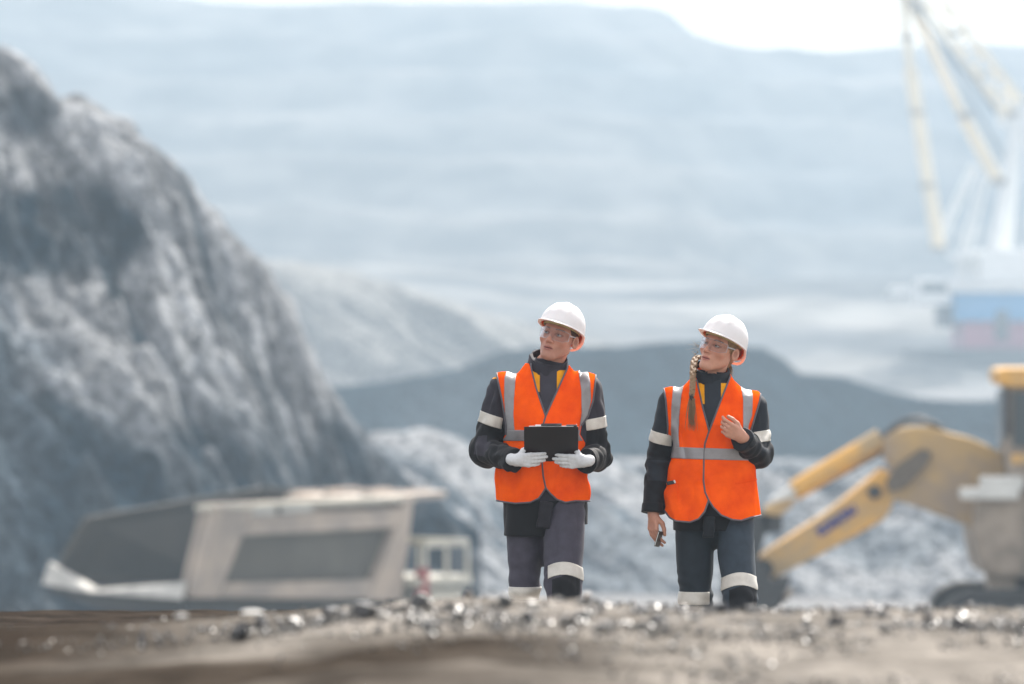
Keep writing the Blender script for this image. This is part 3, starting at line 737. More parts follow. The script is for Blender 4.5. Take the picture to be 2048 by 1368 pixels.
# ---------------------------------------------------------------- head (head-local, metres; face looks to -y)
def head_sdf(q, fem):
    d = ell(q, (0, .016, .038), (.074, .095, .088))
    d = smin(d, ell(q, (0, -.022, -.022), (.062 if not fem else .060, .070, .082)), .03)
    jw = .050 if not fem else .044
    for s in (-1, 1):
        d = smin(d, rc(q, (s*jw, .002, -.055), (s*.020, -.066, -.100), .018, .016), .03)
        d = smin(d, ell(q, (s*.044, -.056, -.024), (.020, .022, .020)), .02)
    d = smin(d, ell(q, (0, -.074, -.100), (.020, .018, .017)), .02)
    d = smin(d, ell(q, (0, -.070, -.064), (.030, .022, .028)), .02)
    d = smin(d, rc(q, (-.030, -.078, .022), (.030, -.078, .022), .0115, .0115), .018)
    for s in (-1, 1):
        d = smax(d, -ell(q, (s*.031, -.096, .002), (.019, .015, .0125)), .010)
        d = smin(d, ell(q, (s*.031, -.0770, .0090), (.0175, .0110, .0062)), .004)
        d = smin(d, ell(q, (s*.031, -.0755, -.0062), (.0165, .0100, .0045)), .004)
    n = rc(q, (0, -.082, .012), (0, -.108, -.030), .0065, .0105)
    n = smin(n, ell(q, (0, -.106, -.033), (.0115, .010, .009)), .006)
    for s in (-1, 1): n = smin(n, ell(q, (s*.0125, -.096, -.036), (.0075, .010, .007)), .006)
    d = smin(d, n, .010)
    for s in (-1, 1): d = smax(d, -ell(q, (s*.006, -.100, -.0425), (.0035, .006, .003)), .003)
    d = smin(d, ell(q, (0, -.0885, -.0615), (.0235, .0105, .0052)), .005)
    d = smin(d, ell(q, (0, -.0870, -.0725), (.0200, .0105, .0062)), .005)
    d = smax(d, -ell(q, (0, -.098, -.0668), (.024, .010, .0016)), .003)
    for s in (-1, 1):
        e = q-np.array((s*.078, .012, -.008)); c_, s_ = math.cos(s*.45), math.sin(s*.45)
        e = np.stack([e[:, 0]*c_-e[:, 1]*s_, e[:, 0]*s_+e[:, 1]*c_, e[:, 2]], 1)
        er = ell(e, (s*.004, .004, 0), (.0065, .019, .031)); er = smax(er, -ell(e, (s*.010, 0, .004), (.006, .011, .019)), .004)
        d = smin(d, er, .006)
    return d
def head_cols(q, base, lip, brow, stub, fem):
    c = np.repeat(np.array(base)[None], len(q), 0)
    def mix(m, col): nonlocal c; c = c*(1-m[:, None])+np.array(col)*m[:, None]
    f = sstep(-.03, -.06, q[:, 1])
    ck = np.exp(-(((np.abs(q[:, 0])-.042)/.02)**2+((q[:, 2]+.028)/.02)**2))*f; mix(ck*.35, (base[0]*1.08, base[1]*.75, base[2]*.68))
    mix(np.exp(-((q[:, 0]/.014)**2+((q[:, 2]+.034)/.014)**2))*f*.3, (base[0]*1.05, base[1]*.75, base[2]*.7))
    if stub: mix(sstep(-.045, -.06, q[:, 2])*sstep(.075, .045, np.abs(q[:, 0]))*sstep(.02, -.02, q[:, 1])*stub, (base[0]*.55, base[1]*.5, base[2]*.5))
    mix(sstep(1.15, .85, np.sqrt((q[:, 0]/.023)**2+((q[:, 2]+.0668)/(.0105))**2))*f*.85, lip)
    mix(sstep(.0022, .0008, np.abs(q[:, 2]+.0668+.0))*sstep(.024, .018, np.abs(q[:, 0]))*f*.8, (.08, .03, .03))
    bz = .0225+.004*np.cos((np.abs(q[:, 0])-.034)/.02)
    mix(sstep(.0048, .0022, np.abs(q[:, 2]-bz))*sstep(.012, .017, np.abs(q[:, 0]))*sstep(.053, .047, np.abs(q[:, 0]))*sstep(-.055, -.065, q[:, 1])*.85, brow)
    ex = np.sqrt(((np.abs(q[:, 0])-.031)/.0165)**2+((q[:, 2]-.002)/.0085)**2)
    mix(sstep(1.35, 1.0, ex)*f*.55, (base[0]*.35, base[1]*.28, base[2]*.28))
    mix(sstep(1.2, .6, np.sqrt(((q[:, 1]-.010)/.010)**2+((q[:, 2]+.006)/.017)**2))*sstep(.074, .078, np.abs(q[:, 0]))*.6, (base[0]*.45, base[1]*.33, base[2]*.30))  # ear hollow darkened, its shade put into the skin colour
    mix(.10*np.clip(fbm(q*55, 3, 2), -1, 1)**2, (base[0]*.8, base[1]*.62, base[2]*.58))
    return c
def put(parent_o, R, c, s):   # matrix for parts authored in head space
    return Matrix.Translation(c) @ Matrix(R.tolist()).to_4x4() @ Matrix.Scale(s, 4)

def helmet_parts(root, R, c, s):
    """helmet built in head space, then posed with the head"""
    M = put(root, R, c, s)
    C0 = (0, .012, .050); RO = (.103, .126, .112)
    def rim(q): return q[:, 2]-(.036-.17*q[:, 1]-.55*np.maximum(q[:, 1]-.05, 0))
    def shell(q):
        # quarter-sphere side bulges plus a raised central ridge
        ridge = .0035*np.exp(-(q[:, 0]/.013)**2)*sstep(.03, .12, q[:, 2])+.0022*np.exp(-((np.abs(q[:, 0])-.045)/.010)**2)*sstep(.06, .12, q[:, 2])
        o = ell(q, C0, RO)-ridge
        o = smin(o, ell(q, (0, .012, .02), (.106, .131, .10)), .01)
        sh = np.maximum(o, -(ell(q, C0, (RO[0]-.006, RO[1]-.006, RO[2]-.006))))
        sh = np.maximum(sh, -ell(q, (0, .012, .02), (.1, .125, .094)))
        sh = smax(sh, -rim(q), .002)
        # flange running round, long peak at the front
        rr = np.sqrt((q[:, 0]/.106)**2+((q[:, 1]-.012)/.131)**2)
        ang = sstep(.02, -.11, q[:, 1])
        fl = np.maximum(np.abs(rim(q)-.0025+.05*np.maximum(rr-1, 0)*ang*.8)-.0026, np.maximum((rr-(1.055+.30*ang*sstep(.105, .03, np.abs(q[:, 0]))))*.105, (.955-rr)*.105))
        return smin(sh, fl, .004)
    lo = (-.13, -.2, -.09); hi = (.13, .17, .18)
    sh = sdf_mesh('hard_hat', shell, lo, hi, .0021, M_helm, root)
    def glow_layer(q):  # added inner layer that carries the orange glow
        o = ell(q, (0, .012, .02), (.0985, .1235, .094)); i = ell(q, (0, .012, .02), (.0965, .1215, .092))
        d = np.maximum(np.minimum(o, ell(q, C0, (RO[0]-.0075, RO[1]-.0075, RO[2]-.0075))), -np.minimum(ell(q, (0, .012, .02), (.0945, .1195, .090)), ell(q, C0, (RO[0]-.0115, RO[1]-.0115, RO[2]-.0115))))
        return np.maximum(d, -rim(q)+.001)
    ln = sdf_mesh('helmet_inner_glow', glow_layer, lo, hi, .0021, M_helmglow, sh)
    def band(q):
        e = ell(q, (0, .014, .03), (.083, .108, .12)); d = np.abs(e)-.0015
        z = q[:, 2]-(.046-.12*q[:, 1]); d = np.maximum(d, np.abs(z)-.011)
        for a in (35, 90, 145, 215, 270, 325):
            n = np.array((-math.sin(R_(a)), math.cos(R_(a)), 0)); k = np.maximum(np.maximum(np.abs(ell(q, (0, .014, .03), (.086, .111, .12)))-.0015, np.abs(q@n)-.009), -z)
            d = np.minimum(d, np.maximum(k, -(q@np.array((math.cos(R_(a)), math.sin(R_(a)), 0)))))
        return d
    bd = sdf_mesh('harness', band, lo, hi, .0022, M_strap, sh)
    def knob(q): return rbox(q, (0, .128, -.012), (.020, .006, .011), .004)
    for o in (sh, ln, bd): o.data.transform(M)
    return sh

def glasses(root, R, c, s):
    M = put(root, R, c, s)
    V = []; F = []; na, nz_ = 44, 12
    th = np.linspace(-1.28, 1.28, na)
    def lp(a, t, o):      # t 0 bottom .. 1 top
        x = .0755*math.sin(a)*(1+o); y = -.030-.078*math.cos(a)*(1+o*1.0)
        notch = .020*math.exp(-(a/.15)**2)
        zb = -.026+notch+.012*sstep(.75, 1.28, abs(a)); zt = .0255-.005*(a/1.28)**2
        return (x, y, zb+(zt-zb)*t)
    for o in (0, .02):
        for a in th:
            for j in range(nz_): V.append(lp(a, j/(nz_-1), o))
    n = na*nz_
    for o in (0, n):
        for i in range(na-1):
            for j in range(nz_-1):
                a = o+i*nz_+j; F.append((a, a+1, a+nz_+1, a+nz_) if o else (a, a+nz_, a+nz_+1, a+1))
    for i in range(na-1):
        for j in (0, nz_-1):
            a = i*nz_+j; F.append((a, a+nz_, a+nz_+n, a+n))
    for i in (0, na-1):
        for j in range(nz_-1): a = i*nz_+j; F.append((a, a+1, a+1+n, a+n))
    gl = link('safety_glasses', np_mesh('safety_glasses', V, F, M_lens, True), root)
    b = MB()
    for t, r in ((0, .0006), (1, .0010)):
        for i in range(na-1): b.tube(lp(th[i], t, .012), lp(th[i+1], t, .012), r, seg=6)
    for e in (0, -1): b.tube(lp(th[e], 0, .012), lp(th[e], 1, .012), .0014, seg=6)
    fr = b.build('rim', M_frame, gl)
    tmps = [gl, fr]
    for sgn in (-1, 1):
        b = MB(); p0 = lp(sgn*1.28, .75, .01)
        b.bar(p0, (sgn*.081, .012, .016), .0022, .006); b.bar((sgn*.081, .012, .016), (sgn*.078, .034, -.008), .0022, .005)
        tmps.append(b.build('temple', M_frame, gl))
    for o in tmps: o.data.transform(M)
    return gl
def eyes(root, R, c, s, gaze, iris):
    M = put(root, R, c, s)
    for sg in (-1, 1):
        bm = bmesh.new(); bmesh.ops.create_uvsphere(bm, u_segments=28, v_segments=20, radius=.0122); V = np.array([v.co[:] for v in bm.verts]); F = [[v.index for v in f.verts] for f in bm.faces]
        me = bpy.data.meshes.new('eye'); me.from_pydata([tuple(v) for v in V+np.array((sg*.031, -.0735, .0015))], [], F); bm.free()
        g = np.array(gaze, float); g /= np.linalg.norm(g); a = np.degrees(np.arccos(np.clip((V/.0122)@g, -1, 1)))
        col = np.repeat(np.array([[.36, .33, .31]]), len(V), 0); col[a < 30] = iris; col[a < 13] = (.01, .01, .01)
        at_ = me.color_attributes.new('col', 'FLOAT_COLOR', 'POINT'); at_.data.foreach_set('color', np.concatenate([col, np.ones((len(V), 1))], 1).astype(np.float32).ravel())
        me.materials.append(M_eye); me.polygons.foreach_set('use_smooth', [True]*len(me.polygons)); me.transform(M); link('eye', me, root)
def hand_sdf(P, w0, d, s, curls, thumb, k=1., fat=1., spread=.0, lens=(.94, 1.03, .97, .78)):
    """w0 wrist, d towards the fingers, s towards the index side; palm faces n = d x s; curls = 4 triples of degrees"""
    w0 = np.array(w0, float); d = np.array(d, float); d /= np.linalg.norm(d); s = np.array(s, float); s -= d*(s@d); s /= np.linalg.norm(s); n = np.cross(d, s)
    D = None
    kn = []
    for i in range(4):
        o = (.031-.0205*i)*k; b = w0+d*(.088-.004*abs(i-1)-.004*(i == 3))*k+s*o; kn.append(b)
        m = rc(P, w0+s*(.018-.012*i)*k+d*.008*k, b, .0145*k*fat, .0112*k*fat); D = m if D is None else smin(D, m, .012*k)
    D = smin(D, rc(P, w0-d*.02, w0+d*.02, .0235*k, .022*k), .015)
    for i in range(4):
        p = kn[i]; L = np.array((.043, .027, .021))*lens[i]*k; a = 0; r = .0098*k*fat*(1 if i < 3 else .88); dd = d+s*spread*(1.5-i); dd = dd/np.linalg.norm(dd); fs = None
        for j in range(3):
            a += R_(curls[i][j]); v = dd*math.cos(a)+n*math.sin(a); q = p+v*L[j]
            sg_ = rc(P, p, q, r, r*.90); fs = sg_ if fs is None else smin(fs, sg_, .003); p = q; r *= .90
        D = smin(D, fs, .004*k)
    # thumb: from the side of the palm near its base
    p = w0+d*.022*k+s*.022*k+n*.006*k; fs = None; r = .0145*k*fat
    for (cd, cs, cn), L in zip(thumb, (.042, .033, .027)):
        v = d*cd+s*cs+n*cn; v /= np.linalg.norm(v); q = p+v*L*k; sg_ = rc(P, p, q, r, r*.84); fs = sg_ if fs is None else smin(fs, sg_, .004); p = q; r *= .84
    return smin(D, fs, .009*k)

# ================================================================= PEOPLE
YELL = np.array(lin((250, 170, 0)))
def make_person(g):
    OX, OZ = g['o']
    def q(px, py): return ((px-OX)/410., (OZ-py)/410.)
    def Q(pts): return [q(*p) for p in pts]
    fem = g['fem']; R = rotm(*g['rot']); hc = np.array(g['head']); s = g['hs']
    tor = g['torso']; seed = g['seed']
    A = g['arms']      # list of (shoulder, elbow, wrist, radii)
    def tors(P, grow=0.): return loft(P, [(z, cx, cy, a+grow, b+grow) for z, cx, cy, a, b in tor if grow > -.01 or z > .9])
    legs = g['legs']   # list of (hip, knee, ankle, radii)
    # ---- the body itself, one continuous surface
    hands = g['hands']
    def body(P):
        d = smin(tors(P, -.03), rc(P, (0, .02, 1.40), g['neck0'], .07, .055), .03)
        d = smin(d, rc(P, g['neck0'], hc+R@np.array((0, .022, -.045))*s, .053 if fem else .062, .050 if fem else .060), .02)
        for (S, E, W_, r) in A: d = smin(d, smin(rc(P, S, E, .052, .042), rc(P, E, W_, .040, .027), .02), .03)
        for (H, K, An, r) in legs:
            d = smin(d, smin(rc(P, H, K, .08, .055), rc(P, K, An, .053, .038), .02), .03)
            An = np.array(An); d = smin(d, rc(P, An+(0, .02, -.05), An+(0, -.13, -.06), .035, .028), .02)
        m = P[:, 2] > hc[2]-.19; q_ = (P[m]-hc)@R/s
        dd = d.copy(); dd[m] = smin(d[m], head_sdf(q_, fem)*s, .012)
        for hk in hands:
            w0 = np.array(hk['w0']); m = np.linalg.norm(P-w0, axis=1) < .26
            if m.any():
                N = hk.get('flip', 1); dd[m] = smin(dd[m], hand_call(P[m], hk, .86 if g['gloves'] else 1.), .012)
        return dd
    def hand_call(P, hk, fat):
        w0 = np.array(hk['w0']); d = np.array(hk['d'], float); d /= np.linalg.norm(d); sv = np.array(hk['s'], float); sv -= d*(sv@d); sv /= np.linalg.norm(sv)
        if hk['flip']:      # mirror through the plane of the palm's d-s axes
            n = np.cross(d, sv); P = P-2*((P-w0)@n)[:, None]*n
        return hand_sdf(P, w0, d, sv, hk['curls'], hk['thumb'], hk['k'], fat, hk.get('spread', .02))
    def bcol(V):
        c = np.repeat(np.array(g['skin'])[None], len(V), 0)
        m = V[:, 2] > hc[2]-.14; c[m] = head_cols((V[m]-hc)@R/s, g['skin'], g['lip'], g['brow'], g['stub'], fem)
        k = V[:, 2] < 1.2
        c[k] = c[k]*(1+.10*noise(V[k]*60, 3)[:, None])
        return c
    root = sdf_mesh('person', body, (-.42, -.5, -.02), (.42, .36, 1.86), .0028, M_skin, None, bcol)
    root.location = ((OX-CX)/410., 27.75, CAMZ-(OZ-HY)/410.)
    tag(root, g['label'], 'person')
    eyes(root, R, hc, s, (-.18, -.95, .22), g['iris'])
    # ---- jacket
    arms_n = len(A)
    def sleeve(P, a, grow=0.):
        S, E, W_, r = a; up = rc(P, S, E, r[0]+grow, r[1]+grow); fo = rc(P, E, W_, r[1]*.98+grow, r[2]+grow); d = smin(up, fo, .03)
        t, L = seg_t(P, E, W_); t2, L2 = seg_t(P, S, E)
        # creases bunching round the elbow and down the forearm
        d = d+(.0035*np.sin(t2*75+6*noise(P*9, seed))*np.exp(-((t2-L2)/.10)**2)+.0030*np.sin(t*90+5*noise(P*11, seed+1))*np.exp(-((t-.03)/.13)**2))
        d = d+folds(P, (15, 15, 9), .0075, seed+5)
        cuff = np.abs(t-(L-.022))-.022; d = np.where(cuff < 0, d-.003, d)
        return np.maximum(d, t-L)
    def jacket(P):
        d = tors(P); d = d+folds(P, (9, 9, 5), .006, seed+2)
        d = np.maximum(d, g['hem'](P)-P[:, 2])
        for a in A: d = smin(d, sleeve(P, a), .035)
        nk = np.array(g['neck0']); d = np.maximum(d, -rc(P, nk+(0, 0, -.03), nk+(0, 0, .3), .066, .066))
        return d
    def jcol(V):
        c = np.repeat(np.array(g['jk'])[None], len(V), 0); blk = np.array(g['blk'])
        low = V[:, 2] < q(0, g['hemdark'])[1]; c[low] = blk
        for (S, E, W_, r) in A:
            dU = rc(V, S, E, r[0], r[1]); dF = rc(V, E, W_, r[1], r[2]); t, L = seg_t(V, E, W_); t2, L2 = seg_t(V, S, E)
            mm = (np.minimum(dU, dF) < .02) & (t2 > g['bandt']*L2); c[mm & (dF < dU)] = blk; c[mm & (dU <= dF) & (t2 < L2*1.3) & (np.abs(V[:, 0]) > .2)] = blk
            pn = mm & (dF < .02) & (t > .02) & (t < .12) & (V[:, 1] < (np.array(E)*(1-t[:, None]/L)+np.array(W_)*t[:, None]/L)[:, 1]-.02) & (V[:, 2] > E[2]+(W_[2]-E[2])*t/L-.012)
            c[pn] = np.array(g['jk'])*1.1
        px_ = V[:, 0]*410+OX; py_ = OZ-V[:, 2]*410
        y1, y2, xa, xb = g['yoke'][:4]
        ym = (V[:, 2] > q(0, y1)[1]) & ((px_ < xa) | (px_ > xb)) & (np.abs(V[:, 0]) < .16); ym |= (V[:, 2] > q(0, y2)[1]) & (np.abs(V[:, 0]) > .10) & (np.abs(V[:, 0]) < .29)
        c[ym & (py_ > g['yoke'][4])] = YELL
        return c
    jk = sdf_mesh('jacket', jacket, (-.44, -.36, .6), (.44, .24, 1.6), .0036, M_cloth, root, jcol)
    cb, ct = np.array(g['collar'][0]), np.array(g['collar'][1]); crb, crt = g['collar'][2], g['collar'][3]; cut = g['collar'][4]
    def collar(P):
        t, L = seg_t(P, cb, ct); tt = np.clip(t/L, 0, 1.1); cc = cb+(ct-cb)*tt[:, None]; rad = crb+(crt-crb)*tt
        v = (P-cc); r2 = np.sqrt((v[:, 0])**2+(v[:, 1]*1.05)**2); d = np.abs(r2-rad)-.0055+folds(P, (22, 22, 30), .0030, seed+8)
        lap = .004*sstep(.006, -.002, v[:, 0]-.005)*(v[:, 1] < 0); d = d-lap
        d = np.maximum(d, P[:, 2]-cut(P)); d = np.maximum(d, cb[2]-.03-P[:, 2]); return d
    cjk = np.array(g['jk'])
    sdf_mesh('collar', collar, cb-(.13, .13, .06), ct+(.13, .13, .06), .0028, M_cloth, jk, lambda V: np.repeat(cjk[None]*.9, len(V), 0))
    def placket(P):
        P2 = P[:, [0, 2]]; d = np.maximum(np.abs(tors(P)+.002)-.0055, poly(P2, Q(g['placket']))); return np.maximum(d, P[:, 1])
    sdf_mesh('front_placket', placket, (-.1, -.2, 1.0), (.12, 0, 1.6), .0028, M_cloth, jk, lambda V: np.repeat(cjk[None]*1.25, len(V), 0))
    for a in A:
        S, E, W_, r = a
        def band(P, a=a, S=S, E=E): t, L = seg_t(P, S, E); return np.maximum(sleeve(P, a)-.0035, np.maximum(np.abs(t-g['bandt']*L)-.027, -sleeve(P, a)-.012))
        def band(P, a=a, S=S, E=E): 
            t, L = seg_t(P, S, E); d = sleeve(P, a); return np.maximum(np.maximum(d-.0035, -d-.014), np.abs(t-g['bandt']*L)-.0275)
        sdf_mesh('sleeve_band', band, np.minimum(S, E)-.1, np.maximum(S, E)+.1, .0032, M_band, jk)
    if g.get('flap'):
        (x, y), hx, hz, an = g['flap']; X, Z = q(x, y)
        Rf = np.array(Matrix.Rotation(R_(an), 3, 'Y'))
        sdf_mesh('jacket_flap', lambda P: rbox(P, (X, g['flapy'], Z), (hx, .012, hz), .008, Rf)+folds(P, (20, 20, 20), .003, 4), (X-.12, g['flapy']-.05, Z-.14), (X+.12, g['flapy']+.05, Z+.14), .003, M_cloth, jk, lambda V: np.repeat(cjk[None]*.55, len(V), 0))
    # ---- vest
    vt = g['vtorso']; F2 = Q(g['vfront']); B2 = Q(g['vback'])
    def vbase(P):
        d = loft(P, vt)
        for (S, E, W_, r) in A:
            S = np.array(S); d = smin(d, rc(P, S, S+(np.array(E)-S)*.30, r[0]+.018, r[0]+.012), .05)
        d = d+folds(P@g['vshear'], (7.5, 6, 3.2), .017, seed+12)+folds(P@g['vshear'], (15, 11, 6), .0065, seed+13)
        j = tors(P)+folds(P, (9, 9, 5), .006, seed+2)
        d = d+creases(P@g['vshear'], (9, 5, 2.4), .016, seed+40)+creases(P@g['vshear'].T, (5, 4, 8), .008, seed+41)*sstep(1.25, 1.0, P[:, 2])
        for a in A: j = smin(j, sleeve(P, a, 0.) if False else rc(P, a[0], np.array(a[0])+(np.array(a[1])-np.array(a[0]))*.34, a[3][0]+.004, a[3][0]+.002), .035)
        return smin(d, j-.0065, .006)
    def vpoly(P):
        P2 = P[:, [0, 2]]; f = poly(P2, F2); b = poly(P2, B2); return np.where(P[:, 1] < .02, f, b)
    def vest(P): return smax(vbase(P), vpoly(P), .003)
    vs = sdf_mesh('safety_vest', vest, (-.32, -.25, .7), (.32, .25, 1.62), .0036, M_vest, root)
    for ln in g['bind']:
        L2 = Q(ln)
        def bd(P, L2=L2):
            m = P[:, 1] < .03; r = np.full(len(P), .1); P_ = P[m]
            a = pline(P_[:, [0, 2]], L2); r[m] = np.sqrt(a*a+vbase(P_)**2)-.0046; return r
        lo2 = np.min(L2, 0)-.02; hi2 = np.max(L2, 0)+.02
        sdf_mesh('binding', bd, (lo2[0], -.25, lo2[1]), (hi2[0], .05, hi2[1]), .0028, M_bind, vs)
    for k_, tp in enumerate(g['tapes']):
        T2 = Q(tp)
        def tpf(P, T2=T2):
            b = vbase(P); return np.maximum(np.maximum(np.maximum(b-.0028, -b-.012), poly(P[:, [0, 2]], T2)), np.where(P[:, 1] < .02, vpoly(P)+.004, .1))
        lo2 = np.min(T2, 0)-.02; hi2 = np.max(T2, 0)+.02
        sdf_mesh('reflective_tape', tpf, (lo2[0], -.25, lo2[1]), (hi2[0], .05, hi2[1]), .0028, M_tape, vs)
    z0, z1 = q(0, g['hband'][1])[1], q(0, g['hband'][0])[1]
    def hb(P):
        b = vbase(P); z = P[:, 2]-g.get('hslope', 0)*P[:, 0]; return np.maximum(np.maximum(np.maximum(b-.0036, -b-.012), np.abs(z-(z0+z1)/2)-(z1-z0)/2), vpoly(P)+.004)
    sdf_mesh('reflective_tape', hb, (-.3, -.25, z0-.05), (.3, .25, z1+.05), .0032, M_tape, vs)
    for pk in g.get('pockets', []):
        L2 = Q(pk)
        def pf(P, L2=L2):
            m = P[:, 1] < .0; r = np.full(len(P), .1); P_ = P[m]; a = pline(P_[:, [0, 2]], L2); r[m] = np.sqrt((a*.9)**2+(vbase(P_)-.001)**2)-.0036; return r
        lo2 = np.min(L2, 0)-.02; hi2 = np.max(L2, 0)+.02
        sdf_mesh('pocket_edge', pf, (lo2[0], -.25, lo2[1]), (hi2[0], .02, hi2[1]), .0028, M_vest, vs)
    # snap studs
    for (x, y) in g['snaps']:
        X, Z = q(x, y); yy = np.linspace(-.3, 0, 400); d = vbase(np.stack([np.full(400, X), yy, np.full(400, Z)], 1)); Y = yy[np.argmax(d < 0)]
        b = MB(); b.tube((X, Y-.003, Z), (X, Y+.004, Z), .0045, .0045, 12); b.build('snap', M_vest, vs)
    # ---- trousers
    def trou(P):
        d = smin(ell(P, g['hip'][0], g['hip'][1]), ell(P, (g['hip'][0][0], 0, .80), g['crotch']), .04)
        for (H, K, An, r) in legs:
            l = smin(rc(P, H, K, r[0], r[1]), rc(P, K, An, r[1]*.97, r[2]), .03)
            t, L = seg_t(P, H, K); l = l+.0035*np.sin(t*60+5*noise(P*8, seed+20))*np.exp(-((t-L)/.12)**2)+.003*np.sin(P[:, 2]*85-P[:, 0]*30)*np.exp(-((t-.04)/.1)**2)
            l = l+folds(P, (11, 11, 5), .005, seed+21)
            d = smin(d, np.maximum(l, .10-P[:, 2]), .018)
        return np.maximum(d, P[:, 2]-1.0)
    def tcol(V):
        c = np.repeat(np.array(g['tr'])[None], len(V), 0)
        for i, (H, K, An, r) in enumerate(legs):
            zs = g['strip'][i]; near = np.abs(V[:, 0]-K[0]) < .105
            kz = zs-.03-.35*np.abs(V[:, 0]-K[0]-.012)
            kn = near & (V[:, 2] < kz) & (V[:, 2] > zs-.28) & (V[:, 1] < K[1]+.03) & (np.abs(V[:, 0]-K[0]-.012) < .068); c[kn] = g['blk']
        if fem: c[(V[:, 0] < .03)] *= .5  # back-leg side darker, its shade put into the cloth colour
        return c
    tr = sdf_mesh('trousers', trou, (-.26, -.46, .06), (.28, .36, 1.02), .0036, M_cloth, root, tcol)
    for i, (H, K, An, r) in enumerate(legs):
        zs = g['strip'][i]; cxk = K[0]
        def st(P, zs=zs, cxk=cxk, i=i, K=K):
            b = trou(P); zc = zs+g['arch'][i]*((P[:, 0]-cxk)/.09)**2; side = np.abs(P[:, 0]-cxk)-.11
            return np.maximum(np.maximum(np.maximum(np.maximum(b-.0035, -b-.014), np.abs(P[:, 2]-zc)-.031), side), (-(P[:, 0]) if cxk > 0 else P[:, 0])+.012)
        sdf_mesh('knee_band', st, (cxk-.13, K[1]-.14, zs-.1), (cxk+.13, K[1]+.17, zs+.08), .0032, M_band, tr)
        An = np.array(An)
        def boot(P, An=An):
            d = smin(rc(P, An+(0, .01, .05), An+(0, .02, -.05), .056, .05), rc(P, An+(0, -.02, -.05), An+(0, -.17, -.062), .048, .042, (1, 1, 1.25)), .03)
            return np.maximum(smin(d, rbox(P, An+(0, -.075, -.095), (.05, .145, .014), .012), .004), An[2]-.112-P[:, 2])
        sdf_mesh('boot', boot, An-(.1, .28, .14), An+(.1, .12, .14), .004, M_boot, root)
    # ---- gloves
    if g['gloves']:
        for hk in hands:
            w0 = np.array(hk['w0'])
            sdf_mesh('glove', lambda P, hk=hk: smin(hand_call(P, hk, 1.13), rc(P, np.array(hk['w0'])-np.array((hk['d'][0]*.022, -.012, -.004)), np.array(hk['w0']), .028, .027), .01)-.001+folds(P, (60, 60, 60), .0009, 9), w0-.24, w0+.24, .0023, M_glove, root)
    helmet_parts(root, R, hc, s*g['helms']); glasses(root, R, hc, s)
    return root, q, R, hc, s

